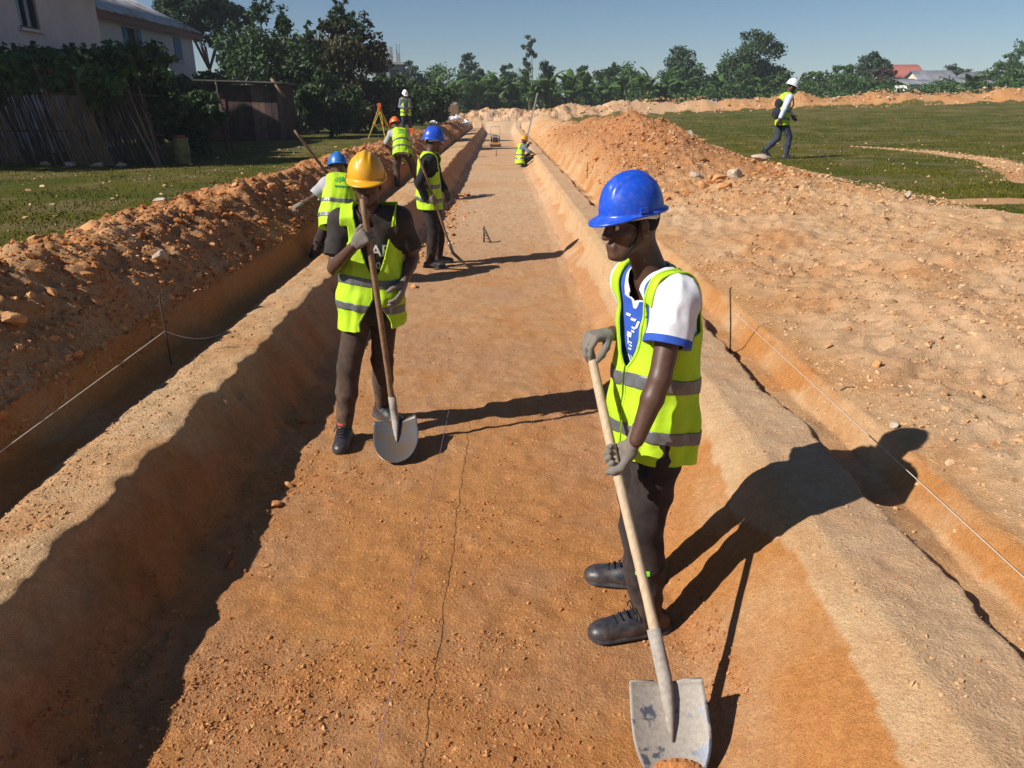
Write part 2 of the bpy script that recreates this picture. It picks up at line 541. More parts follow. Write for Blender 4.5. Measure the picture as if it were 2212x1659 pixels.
def earth_material():
    m = N('earth', 0.95, 0.12)
    soil, pal, red_, gry, lush, bare = (m.attr(k) for k in ('soil', 'pale', 'red', 'grey', 'lush', 'bare'))
    n2 = m.noise(24, 5, 0.68)
    n3 = m.noise(170, 2, 0.7)
    orange = m.ramp(n2, [(0.28, (0.385, 0.160, 0.047)), (0.72, (0.539, 0.247, 0.083))])
    crust = m.ramp(n2, [(0.28, (0.470, 0.292, 0.152)), (0.72, (0.627, 0.419, 0.235))])
    clay = m.ramp(n2, [(0.28, (0.285, 0.112, 0.046)), (0.72, (0.43, 0.195, 0.088))])
    dust = m.ramp(n2, [(0.28, (0.474, 0.323, 0.207)), (0.72, (0.614, 0.433, 0.286))])
    c = m.mix(pal, orange, crust)
    c = m.mix(m.math('MULTIPLY', red_, 0.85), c, clay)
    c = m.mix(m.math('MULTIPLY', gry, 0.8), c, dust)
    spk = m.ramp(n3, [(0.30, 0.66), (0.5, 1.0), (0.78, 1.14)])
    c = m.mix(1.0, c, spk, 'MULTIPLY')
    g2 = m.noise(38, 4, 0.72)
    grass_c = m.mix(lush, m.ramp(g2, [(0.3, (0.057, 0.053, 0.005)), (0.7, (0.127, 0.113, 0.013))]),
                    m.ramp(g2, [(0.3, (0.038, 0.048, 0.003)), (0.7, (0.083, 0.092, 0.008))]))
    grass_c = m.mix(m.math('MULTIPLY', bare, m.ramp(g2, [(0.35, 0.25), (0.65, 1.0)])), grass_c, (0.20, 0.145, 0.075))
    sfac = m.ramp(m.math('ADD', soil, m.math('MULTIPLY', m.math('SUBTRACT', m.noise(11, 4, 0.75), 0.5), 0.9)), [(0.42, 0.0), (0.58, 1.0)])
    m.color(m.mix(sfac, grass_c, c))
    vo = m.new('ShaderNodeTexVoronoi'); vo.inputs['Scale'].default_value = 48.0; vo.inputs['Randomness'].default_value = 1.0
    m.link(m.co, vo.inputs['Vector'])
    lump = m.ramp(vo.outputs['Distance'], [(0.0, 1.0), (0.55, 0.0)])
    hgt = m.math('ADD', m.noise(85, 4, 0.78), m.math('MULTIPLY', m.math('MULTIPLY', lump, m.ramp(n2, [(0.45, 0.0), (0.6, 1.0)])), 0.45))
    m.bump(hgt, 0.7, 0.024)
    return m.m


M_EARTH = earth_material()
_xc = GV[GQ, 0].mean(1); _yc = GV[GQ, 1].mean(1); _sc = SOIL[GQ].mean(1)
_bankfar = (_yc > 70) & (_yc < 82) & (_xc > -6) & (_sc > 0.5)
_zones = {
    'trench': (_xc > -2.60) & (_xc <= 2.05) & (_yc <= 67.5),
    'spoil_heap': (_xc <= -2.60) & (_sc > 0.5) & (_xc > -5.2) & ~_bankfar,
    'spoil_bank': (_xc > 2.05) & (_sc > 0.5) & (_xc < 11) & (_yc < 46) & ~((_xc > 6.6) & (_yc < 25)),
    'earth_mound': _bankfar,
}
_taken = np.zeros(len(GQ), bool)


def ground_piece(name, mask):
    F = GQ[mask]
    used, inv = np.unique(F, return_inverse=True)
    me = mesh_data(name, GV[used], inv.reshape(F.shape), M_EARTH, True)
    for k, v in ZONE.items():
        a = me.attributes.new(k, 'FLOAT', 'POINT')
        a.data.foreach_set('value', v[used].astype(np.float32))
    o = link(name, me)
    o['kind'] = 'structure'
    return o


for _k, _m in _zones.items():
    _m = _m & ~_taken
    _taken |= _m
    ground_piece(_k, _m)
ground_piece('ground', ~_taken)


def gz(x, y):
    return float(height(np.array([x], float), np.array([y], float))[0])
# ------------------------------------------------------------------ clods, crumbs, stones
def ico(sub):
    import bmesh
    bm = bmesh.new()
    bmesh.ops.create_icosphere(bm, subdivisions=sub, radius=1.0)
    V = np.array([v.co[:] for v in bm.verts]); F = np.array([[v.index for v in f.verts] for f in bm.faces])
    bm.free()
    return V, F


ICO1, ICO1F = ico(1)
ICO2, ICO2F = ico(2)
OCT = np.array([(1, 0, 0), (-1, 0, 0), (0, 1, 0), (0, -1, 0), (0, 0, 1), (0, 0, -1)], float)
OCTF = np.array([(0, 2, 4), (2, 1, 4), (1, 3, 4), (3, 0, 4), (2, 0, 5), (1, 2, 5), (3, 1, 5), (0, 3, 5)])


def rock_shapes(V, n, seed, amp=0.32):
    r = np.random.default_rng(seed)
    out = []
    for k in range(n):
        W = V.copy()
        # chop with random planes to make angular faces
        for _ in range(9):
            d = nrm(r.normal(size=3)); t = r.uniform(0.30, 0.75)
            s = W @ d
            W = W - np.outer(np.maximum(0, s - t), d) * 0.9
        W = W * (1 + amp * (r.random((len(V), 1)) - 0.5))
        out.append(W)
    return np.array(out)


def rand_rot(r, n):
    q = r.normal(size=(n, 4)); q /= np.linalg.norm(q, axis=1, keepdims=True)
    w, x, y, z = q.T
    return np.stack([np.stack([1 - 2 * (y * y + z * z), 2 * (x * y - z * w), 2 * (x * z + y * w)], -1),
                     np.stack([2 * (x * y + z * w), 1 - 2 * (x * x + z * z), 2 * (y * z - x * w)], -1),
                     np.stack([2 * (x * z - y * w), 2 * (y * z + x * w), 1 - 2 * (x * x + y * y)], -1)], 1)


SH0 = np.array([OCT * (1 + 0.5 * (np.random.default_rng(k).random((6, 1)) - .5)) for k in range(12)])
SH1 = rock_shapes(ICO1, 14, 3)
SH2 = rock_shapes(ICO2, 14, 5, 0.22)


def scatter(name, px, py, size, mat, seed, tone, sink=0.25, flat=0.75, big=0.03):
    r = np.random.default_rng(seed)
    pz = height(px, py)
    Vs = []; Fs = []; Ts = []; n0 = 0
    for sel, SH, FF in ((size < big * 0.55, SH0, OCTF), ((size >= big * 0.55) & (size < big * 1.6), SH1, ICO1F), (size >= big * 1.6, SH2, ICO2F)):
        n = int(sel.sum())
        if not n: continue
        R = rand_rot(r, n)
        S = size[sel][:, None, None] * 0.5 * np.stack([r.uniform(0.8, 1.3, n), r.uniform(0.65, 1.1, n), r.uniform(0.45, 0.9, n)], -1)[:, None, :]
        W = SH[r.integers(0, len(SH), n)] * S
        W = np.einsum('nij,nkj->nki', R, W)
        W[:, :, 2] *= flat
        W[:, :, 0] += px[sel][:, None]; W[:, :, 1] += py[sel][:, None]
        W[:, :, 2] += (pz[sel] + size[sel] * (0.5 * flat * 0.7 - sink))[:, None]
        k = W.shape[1]
        Vs.append(W.reshape(-1, 3))
        Fs.append((FF[None] + (np.arange(n) * k)[:, None, None] + n0).reshape(-1, 3))
        Ts.append(np.repeat(tone[sel], k))
        n0 += n * k
    me = mesh_data(name, np.concatenate(Vs), np.concatenate(Fs), mat, False)
    a = me.attributes.new('tone', 'FLOAT', 'POINT')
    a.data.foreach_set('value', np.concatenate(Ts).astype(np.float32))
    return link(name, me)


def clod_material(name, dark, mid, light):
    m = N(name, 0.95, 0.1)
    t = m.attr('tone')
    n = m.noise(60, 4, 0.65)
    f = m.math('ADD', t, m.math('MULTIPLY', m.math('SUBTRACT', n, 0.5), 0.35), True)
    m.color(m.ramp(f, [(0.1, dark), (0.5, mid), (0.9, light)]))
    m.bump(m.noise(180, 4, 0.7), 0.5, 0.006)
    return m.m


M_CLOD = clod_material('clod_orange', (0.270, 0.093, 0.029), (0.454, 0.196, 0.070), (0.594, 0.343, 0.160))
M_CLODP = clod_material('clod_pale', (0.356, 0.168, 0.068), (0.497, 0.306, 0.158), (0.616, 0.433, 0.257))


def sizes(r, n, lo, hi, p=2.2):
    u = r.random(n)
    return lo * (1 - u * (1 - (lo / hi) ** p)) ** (-1 / p)


def zone_points(r, n, x0, x1, y0, y1, ylog=1.6, dens=None):
    """more points near the camera: y from a power law"""
    u = r.random(n)
    a = 1 - ylog
    y = (y0 ** a + u * (y1 ** a - y0 ** a)) ** (1 / a)
    x = r.uniform(x0, x1, n)
    if dens is not None:
        k = r.random(n) < dens(x, y)
        x, y = x[k], y[k]
    return x, y


_r = np.random.default_rng(21)
# left heap: coarse broken clods
_x, _y = zone_points(_r, 52000, -4.6, -2.48, 2.3, 60, 1.25, lambda x, y: np.clip(0.10 + sstep(4.40, 3.8, -x) * (0.45 + 1.2 * (noise2(x * 1.3, y * 1.1, 90) + 0.30)), 0, 1))
_s = sizes(_r, len(_x), 0.016, 0.15, 1.95) * (0.8 + 0.5 * sstep(4, 10, _y))
tag(scatter('clods', _x, _y, _s, M_CLOD, 5, np.clip(_r.normal(0.34, 0.2, len(_x)) + 0.45 * noise2(_x * 1.2, _y * 1.2, 95) + 0.22 * sstep(7.5, 4.5, _y), 0, 1), big=0.085), kind='stuff')
# right bank: smaller crumbs
_x, _y = zone_points(_r, 92000, 1.96, 5.9, 2.0, 34, 1.35, lambda x, y: np.clip(0.42 + 1.1 * noise2(x * 0.9, y * 0.8, 91) + 0.6 * noise2(x * 3, y * 3, 92), 0.06, 1) * np.where(y > 12, 1.6, 1.0))
_s = sizes(_r, len(_x), 0.013, 0.11, 2.0) * (0.85 + 0.6 * sstep(6, 14, _y))
tag(scatter('crumbs', _x, _y, _s, M_CLODP, 6, np.clip(_r.normal(0.45, 0.14, len(_x)), 0, 1), big=0.08), kind='stuff')
# red heap
_x, _y = zone_points(_r, 13000, 1.95, 5.4, 11.5, 40, 1.3, lambda x, y: np.clip(0.55 + 1.2 * noise2(x * 0.8, y * 0.6, 93), 0.1, 1))
_s = sizes(_r, len(_x), 0.025, 0.24, 2.0)
tag(scatter('clay_lumps', _x, _y, _s, M_CLOD, 7, np.clip(_r.normal(0.40, 0.2, len(_x)), 0, 1), big=0.10), kind='stuff')
# trench floor and the two banks: fine crumbs
_x, _y = zone_points(_r, 100000, -1.55, 0.85, 1.7, 30, 1.7, lambda x, y: np.clip(0.24 + 1.5 * noise2(x * 2.1, y * 1.7, 94) + 0.7 * noise2(x * 7, y * 7, 96), 0.02, 1))
_s = sizes(_r, len(_x), 0.0055, 0.030, 2.15)
_x2, _y2 = zone_points(_r, 12000, 1.2, 2.0, 1.7, 24, 1.75, lambda x, y: np.clip(0.4 + 1.2 * noise2(x * 4, y * 2, 97), 0.05, 1))
_s2 = sizes(_r, len(_x2), 0.005, 0.032, 2.3)
_x3, _y3 = zone_points(_r, 11000, -2.35, -1.85, 2.2, 24, 1.5, lambda x, y: np.clip(0.35 + 1.4 * noise2(x * 4, y * 2, 98), 0.05, 1))
_s3 = sizes(_r, len(_x3), 0.006, 0.04, 2.2)
# rubble fallen on the floor below the left wall
_x4 = np.concatenate([_r.normal(-1.02, 0.17, 1200), _r.normal(-1.25, 0.10, 500)]); _y4 = np.concatenate([_r.uniform(10.6, 20, 1200), _r.uniform(3, 30, 500)]); _s4 = sizes(_r, 1700, 0.02, 0.14, 1.8)
tag(scatter('bank_crumbs', np.concatenate([_x2, _x3]), np.concatenate([_y2, _y3]), np.concatenate([_s2, _s3]), M_CLODP, 13,
            np.clip(_r.normal(0.42, 0.16, len(_x2) + len(_x3)), 0, 1), sink=0.2, big=0.05), kind='stuff')
_x = np.concatenate([_x, _x4]); _y = np.concatenate([_y, _y4]); _s = np.concatenate([_s, _s4])
_t = np.clip(_r.normal(0.44, 0.18, len(_x)) + 0.18 * sstep(4, 12, _y), 0, 1)
tag(scatter('floor_crumbs', _x, _y, _s, M_CLOD, 8, _t, sink=0.2, big=0.05), kind='stuff')
# soil dropped along the track over the right field
_y = _r.uniform(12.3, 23.6, 2600); _x = np.interp(_y, [9.0, 11.2, 13.65, 17.98, 20.84, 23.4, 24], [5.8, 7.6, 9.3, 10.9, 11.2, 10.6, 10.3]) + _r.normal(0, .5, 2600) * np.interp(_y, [10, 14, 18, 21, 23.4], [0.7, 0.65, 0.55, 0.5, 0.3])
tag(scatter('track_clods', _x, _y, sizes(_r, 2600, .015, .12, 2.0), M_CLODP, 12, np.clip(_r.normal(0.6, 0.2, 2600), 0, 1), big=0.06), kind='stuff')
# far mounds
_x = _r.uniform(-4, 64, 6000); _y = np.where(_x < 13, 73.0, 75.6 - 0.06 * (_x - 12)) + _r.normal(-0.7, 1.3, 6000); _s = sizes(_r, 6000, 0.08, 0.6, 2.0)
tag(scatter('mound_clods', _x, _y, _s, M_CLODP, 9, np.clip(_r.normal(0.45, 0.2, 6000), 0, 1), big=0.3), kind='stuff')
# small stones lying about on the grass
_x = np.concatenate([_r.uniform(5.3, 15, 260), _r.uniform(-9, -4.1, 260)]); _y = np.concatenate([_r.uniform(8, 30, 260), _r.uniform(6, 26, 260)])
_s = sizes(_r, 520, 0.03, 0.14, 2.2)
tag(scatter('pebbles', _x, _y, _s, M_CLODP, 10, np.clip(_r.normal(0.7, 0.2, 520), 0, 1)), kind='stuff')


# larger stones: each a thing
def stone_material():
    m = N('stone', 0.9, 0.2)
    n = m.noise(14, 6, 0.65)
    c = m.ramp(n, [(0.3, (0.34, 0.245, 0.165)), (0.52, (0.45, 0.36, 0.27)), (0.72, (0.55, 0.48, 0.40))])
    m.color(c)
    m.bump(m.noise(60, 5, 0.7), 0.6, 0.012)
    return m.m


M_STONE = stone_material()
ICO3, ICO3F = ico(3)


def big_rocks(n, seed):
    r = np.random.default_rng(seed); out = []
    for k in range(n):
        W = ICO3.copy()
        for _ in range(11):
            d = nrm(r.normal(size=3)); t = r.uniform(0.35, 0.8)
            W = W - np.outer(np.maximum(0, W @ d - t), d) * 0.97
        W = W * (1 + 0.16 * noise3(W * 3.1 + k * 7, k)[:, None] + 0.08 * noise3(W * 8.3 + k, k + 9)[:, None])
        out.append(W * 1.25)
    return out


SH3 = big_rocks(16, 8)
M_ROCKO = clod_material('rock_orange', (0.34, 0.13, 0.04), (0.47, 0.22, 0.08), (0.60, 0.37, 0.19))
STONES = [
    (5.43, 16.7, .36, .17, 'large pale boulder lying on the grass in front of the walking man', 0),
    (3.30, 13.5, .30, .19, 'pale angular rock leftmost of the rocks below the red heap', 0),
    (3.70, 14.8, .22, .20, 'small pinkish rock just behind the rocks below the red heap', 1),
    (3.59, 12.9, .34, .13, 'flat broken rock in the middle of the rocks below the red heap', 1),
    (3.92, 13.15, .30, .21, 'blocky grey brown rock rightmost of the rocks below the red heap', 0),
    (3.25, 12.7, .27, .17, 'tan rock nearest the camera among the rocks below the red heap', 1),
    (5.33, 10.3, .17, .12, 'round white stone at the edge of the right hand grass', 0),
    (3.95, 16.9, .24, .18, 'grey stone on the right flank of the red heap', 0),
    (1.98, 3.55, .055, .04, 'small white stone on the bank beside the right hand string', 0),
    (2.25, 4.35, .065, .045, 'orange brown lump on the pale bank right of the string', 1),
    (-2.78, 6.3, .16, .11, 'grey stone on the left clod heap behind the iron stake', 0),
    (-3.72, 7.1, .28, .15, 'flat clay block at the grass edge of the left heap', 1),
    (-4.35, 7.3, .24, .15, 'clay block lying on the grass left of the heap', 1),
    (-4.6, 10.7, .17, .08, 'light stone on the grass beside the far part of the left heap', 0),
    (-2.85, 4.35, .17, .13, 'pale clay block low on the near left heap', 1),
    (4.4, 6.1, .16, .09, 'white stone half buried in the pale bank at far right', 0),
]
_k = 0
for (sx, sy, sw, sh, lab, mt) in STONES:
    W = SH3[_k % len(SH3)] * A3(sw * 0.52, sw * 0.42, sh * 0.55)
    a = _k * 1.7
    W = W @ np.array([[cos(a), -sin(a), 0], [sin(a), cos(a), 0], [0, 0, 1]]).T
    o = obj('stone', W, ICO3F, M_ROCKO if mt else M_STONE, None, False)
    o.location = (sx, sy, gz(sx, sy) + sh * 0.22)
    if mt:
        at = o.data.attributes.new('tone', 'FLOAT', 'POINT'); at.data.foreach_set('value', np.full(len(W), 0.62, np.float32))
    tag(o, lab, 'stone')
    _k += 1

# ------------------------------------------------------------------ short grass on the field: one object
def grass_blades():
    r = np.random.default_rng(44)
    n = 150000
    xl, yl = zone_points(r, n // 2, -1, 0, 5.2, 40, 1.35)
    xl = -4.05 - r.random(n // 2) * (1.0 + 0.80 * yl)
    xr, yr = zone_points(r, n // 2, 0, 1, 7.5, 60, 1.35)
    xr = 5.4 + r.random(n // 2) * (0.7 * yr)
    x = np.concatenate([xl, xr]); y = np.concatenate([yl, yr])
    keep = (soil_mask(x, y) < 0.35 + 0.3 * (r.random(n) - 0.5)) & (r.random(n) < 0.55 + 1.2 * fbm2(x * 0.9, y * 0.9, 3, 47))
    x, y = x[keep], y[keep]; n = len(x)
    z = height(x, y, False)
    sc = 0.7 + 0.055 * y
    h = r.uniform(0.008, 0.026, n) * sc
    w = r.uniform(0.0035, 0.008, n) * sc
    a = r.uniform(0, 2 * pi, n); lean = r.uniform(0.2, 1.2, n) * h; b = r.uniform(0, 2 * pi, n)
    dx, dy = np.cos(a) * w, np.sin(a) * w
    V = np.stack([np.stack([x - dx, y - dy, z - 0.004], -1), np.stack([x + dx, y + dy, z - 0.004], -1),
                  np.stack([x + np.cos(b) * lean, y + np.sin(b) * lean, z + h], -1)], 1).reshape(-1, 3)
    F = np.arange(3 * n).reshape(-1, 3)
    m = N('grass_blade', 0.8, 0.15)
    m.color(m.ramp(m.noise(1.3, 5, 0.7), [(0.32, (0.049, 0.062, 0.004)), (0.5, (0.093, 0.094, 0.008)), (0.68, (0.164, 0.140, 0.017))]))
    o = link('grass', mesh_data('grass', V, F, m.m, False))
    tag(o, kind='stuff')


grass_blades()
# ------------------------------------------------------------------ figures: smooth-blended solids turned into one surface
class Field:
    def __init__(self, lo, hi, h):
        self.lo = np.asarray(lo, float); self.h = h
        self.n = np.ceil((np.asarray(hi, float) - self.lo) / h).astype(int) + 1
        self.d = np.full(self.n, 0.25, np.float32)
        self.ax = [(self.lo[i] + np.arange(self.n[i]) * h).astype(np.float32) for i in range(3)]

    def _sl(self, lo, hi):
        a = np.clip(np.floor((lo - self.lo) / self.h).astype(int), 0, self.n)
        b = np.clip(np.ceil((hi - self.lo) / self.h).astype(int) + 1, 0, self.n)
        return tuple(slice(a[i], b[i]) for i in range(3))

    def _pts(self, sl):
        return np.meshgrid(self.ax[0][sl[0]], self.ax[1][sl[1]], self.ax[2][sl[2]], indexing='ij')

    def _merge(self, sl, d, k, cut):
        cur = self.d[sl]
        if cut:
            d = -d
            if k > 0:
                hh = np.clip(0.5 - 0.5 * (d - cur) / k, 0, 1)
                self.d[sl] = d * (1 - hh) + cur * hh + k * hh * (1 - hh)
            else:
                self.d[sl] = np.maximum(cur, d)
        elif k > 0:
            self.d[sl] = _smin(cur, d, k)
        else:
            self.d[sl] = np.minimum(cur, d)

    def cone(self, a, b, ra, rb, k=0.02, ax=None, s=1.0, cut=False):
        a = np.asarray(a, float); b = np.asarray(b, float)
        m = max(ra, rb) + k + 3 * self.h
        sl = self._sl(np.minimum(a, b) - m, np.maximum(a, b) + m)
        X, Y, Z = self._pts(sl)
        if X.size == 0: return
        X = X - a[0]; Y = Y - a[1]; Z = Z - a[2]
        ab = b - a
        if ax is not None and s != 1.0:
            ax = nrm(ax)
            t = (X * ax[0] + Y * ax[1] + Z * ax[2]) * (1 / s - 1)
            X = X + t * ax[0]; Y = Y + t * ax[1]; Z = Z + t * ax[2]
            ab = ab + ax * np.dot(ab, ax) * (1 / s - 1)
        L = max(float(ab @ ab), 1e-9)
        t = np.clip((X * ab[0] + Y * ab[1] + Z * ab[2]) / L, 0, 1)
        d = np.sqrt((X - t * ab[0]) ** 2 + (Y - t * ab[1]) ** 2 + (Z - t * ab[2]) ** 2) - (ra + t * (rb - ra))
        if s < 1: d = d * (0.5 + 0.5 * s)
        self._merge(sl, d.astype(np.float32), k, cut)

    def ball(self, c, axes, rad, k=0.015, cut=False):
        c = np.asarray(c, float); rad = np.asarray(rad, float)
        m = rad.max() + k + 3 * self.h
        sl = self._sl(c - m, c + m)
        X, Y, Z = self._pts(sl)
        if X.size == 0: return
        X = X - c[0]; Y = Y - c[1]; Z = Z - c[2]
        q = 0
        for e, r_ in zip(axes, rad):
            q = q + ((X * e[0] + Y * e[1] + Z * e[2]) / r_) ** 2
        d = (np.sqrt(q) - 1) * rad.min()
        self._merge(sl, d.astype(np.float32), k, cut)

    def above(self, z):
        """flat bottom at height z"""
        Z = self.ax[2][None, None, :]
        self.d = np.maximum(self.d, (z - Z).astype(np.float32))

    def surface(self):
        d = self.d; h = self.h
        s = d < 0
        c = s[:-1, :-1, :-1].astype(np.int8)
        tot = np.zeros(np.array(d.shape) - 1, np.int8)
        offs = [(i, j, k) for i in (0, 1) for j in (0, 1) for k in (0, 1)]
        for o in offs:
            tot += s[o[0]:d.shape[0] - 1 + o[0], o[1]:d.shape[1] - 1 + o[1], o[2]:d.shape[2] - 1 + o[2]]
        I = np.argwhere((tot > 0) & (tot < 8))
        if len(I) == 0: return np.zeros((0, 3)), np.zeros((0, 4), int)
        cv = np.stack([d[I[:, 0] + o[0], I[:, 1] + o[1], I[:, 2] + o[2]] for o in offs], 1)
        acc = np.zeros((len(I), 3)); cnt = np.zeros(len(I))
        for a in range(8):
            for b in range(a + 1, 8):
                da = np.array(offs[a]); db = np.array(offs[b])
                if np.abs(da - db).sum() != 1: continue
                va, vb = cv[:, a], cv[:, b]
                m = (va < 0) != (vb < 0)
                t = np.where(m, va / np.where(m, va - vb, 1), 0)
                acc += np.where(m[:, None], da + t[:, None] * (db - da), 0); cnt += m
        V = self.lo + (I + acc / cnt[:, None]) * h
        idx = np.full(tot.shape, -1, np.int32)
        idx[I[:, 0], I[:, 1], I[:, 2]] = np.arange(len(I))
        Q = []
        for axn in range(3):
            sl0 = [slice(1, -1)] * 3; sl1 = [slice(1, -1)] * 3
            sl0[axn] = slice(0, -1); sl1[axn] = slice(1, None)
            a = s[tuple(sl0)]; b = s[tuple(sl1)]
            E_ = np.argwhere(a != b)
            if len(E_) == 0: continue
            flip = a[E_[:, 0], E_[:, 1], E_[:, 2]]
            P = E_ + 1; P[:, axn] -= 1
            u, v = (axn + 1) % 3, (axn + 2) % 3
            quad = []
            for du, dv in ((-1, -1), (0, -1), (0, 0), (-1, 0)):
                q = P.copy(); q[:, u] += du; q[:, v] += dv
                quad.append(idx[q[:, 0], q[:, 1], q[:, 2]])
            quad = np.stack(quad, 1)
            quad[~flip] = quad[~flip][:, ::-1]
            Q.append(quad)
        Q = np.concatenate(Q)
        Q = Q[(Q >= 0).all(1)]
        return V, Q


def _smin(a, b, k):
    h = np.clip(0.5 + 0.5 * (b - a) / k, 0, 1)
    return b * (1 - h) + a * h - k * h * (1 - h)


def tris(F):
    F = np.asarray(F)
    if F.shape[1] == 3: return F
    return np.concatenate([F[:, [0, 1, 2]], F[:, [0, 2, 3]]])


def vnormals(V, F):
    T = tris(F)
    n = np.cross(V[T[:, 1]] - V[T[:, 0]], V[T[:, 2]] - V[T[:, 0]])
    out = np.zeros_like(V)
    for i in range(3):
        np.add.at(out, T[:, i], n)
    return out / np.maximum(np.linalg.norm(out, axis=1, keepdims=True), 1e-12)


def clip(V, F, f):
    """keep the part of the surface where the scalar f (per vertex) is positive; the cut edge is clean"""
    T = tris(F)
    pos = f > 0
    c = pos[T].sum(1)
    out = [T[c == 3]]
    V2 = [V]; n0 = len(V)
    mixed = T[(c == 1) | (c == 2)]
    if len(mixed):
        # rotate so the odd vertex comes first
        p = pos[mixed]; odd = np.where(p.sum(1) == 1, p.argmax(1), (~p).argmax(1))
        r = np.arange(len(mixed))
        a = mixed[r, odd]; b = mixed[r, (odd + 1) % 3]; cc = mixed[r, (odd + 2) % 3]
        E1 = np.sort(np.stack([a, b], 1), 1); E2 = np.sort(np.stack([a, cc], 1), 1)
        allE, inv = np.unique(np.concatenate([E1, E2]), axis=0, return_inverse=True)
        inv = inv.ravel()
        f0, f1 = f[allE[:, 0]], f[allE[:, 1]]
        t = np.clip(f0 / (f0 - f1 + 1e-20), 0.02, 0.98)
        V2.append(V[allE[:, 0]] * (1 - t)[:, None] + V[allE[:, 1]] * t[:, None])
        m1 = inv[:len(mixed)] + n0; m2 = inv[len(mixed):] + n0
        one = pos[a]
        out.append(np.stack([a[one], m1[one], m2[one]], 1))
        two = ~one
        out.append(np.stack([m1[two], b[two], cc[two]], 1))
        out.append(np.stack([m1[two], cc[two], m2[two]], 1))
    T = np.concatenate(out)
    V = np.concatenate(V2)
    used, inv = np.unique(T, return_inverse=True)
    return V[used], inv.reshape(T.shape)


def wrinkle(V, F, amp, freq, seed=0, ridged=True):
    n = noise3(V * np.asarray(freq, float), seed) + 0.5 * noise3(V * np.asarray(freq, float) * 2.1 + 5.0, seed + 1)
    if ridged: n = 0.4 - np.abs(n) * 1.6
    return V + vnormals(V, F) * (n * amp)[:, None]


def frame(f, u):
    f = nrm(f); l = nrm(np.cross(u, f)); u = np.cross(f, l)
    return f, l, u


def hand_solid(fld, w, X, Nn, S, curl=(0.9, 1.2, 0.9), spread=0.0, thumb=1.0, fat=1.0, k=0.010, cuff=True, tips=None, cuffdir=None):
    """palm, four unequal fingers and a thumb; X runs wrist to knuckles, Nn is the palm normal, S the thumb side"""
    X, Nn, S = nrm(X), nrm(Nn), nrm(S)
    cd = X if cuffdir is None else nrm(cuffdir)
    if cuff: fld.cone(w - cd * 0.075, w + X * 0.010, 0.0315 * fat, 0.0285 * fat, 0.012, Nn, 0.85)
    off = (0.034, 0.0115, -0.0115, -0.033); ln = (0.95, 1.06, 1.0, 0.80); rr = (0.0112, 0.0116, 0.011, 0.0098)
    for i in range(4):
        base = w + X * (0.088 - 0.004 * abs(i - 1)) + S * off[i]
        fld.cone(w + X * 0.014 + S * off[i] * 0.6, base, 0.0165 * fat, 0.0135 * fat, 0.016)
        d = X * cos(spread * (1.5 - i) * 0.12) + S * sin(spread * (1.5 - i) * 0.12)
        p = base; ang = 0.0
        c3 = curl if not isinstance(curl[0], (tuple, list)) else curl[i]
        for sgl, c in zip((0.043, 0.027, 0.021), c3):
            ang += c
            q = p + (d * cos(ang) + Nn * sin(ang)) * sgl * ln[i]
            r0 = rr[i] * fat
            fld.cone(p, q, r0, r0 * 0.93, 0.0025)
            p = q
    p = w + X * 0.026 + S * 0.026 + Nn * 0.008
    d1 = nrm(X * 0.55 + S * 0.62 + Nn * 0.45 * thumb); d2 = nrm(X * 0.75 + S * 0.22 + Nn * 0.7 * thumb); d3 = nrm(X * 0.72 - S * 0.12 * thumb + Nn * 0.8 * thumb)
    for d, sgl, r0, r1 in ((d1, 0.044, 0.018, 0.0135), (d2, 0.033, 0.0135, 0.0122), (d3, 0.026, 0.0122, 0.0105)):
        q = p + d * sgl
        fld.cone(p, q, r0 * fat, r1 * fat, 0.010)
        p = q


def grip(shaft_pt, S, X):
    """wrist position and frame for a hand closed round a shaft through shaft_pt; S along the shaft towards the thumb"""
    S = nrm(S); X = nrm(np.asarray(X, float) - S * np.dot(X, S))
    return S, X


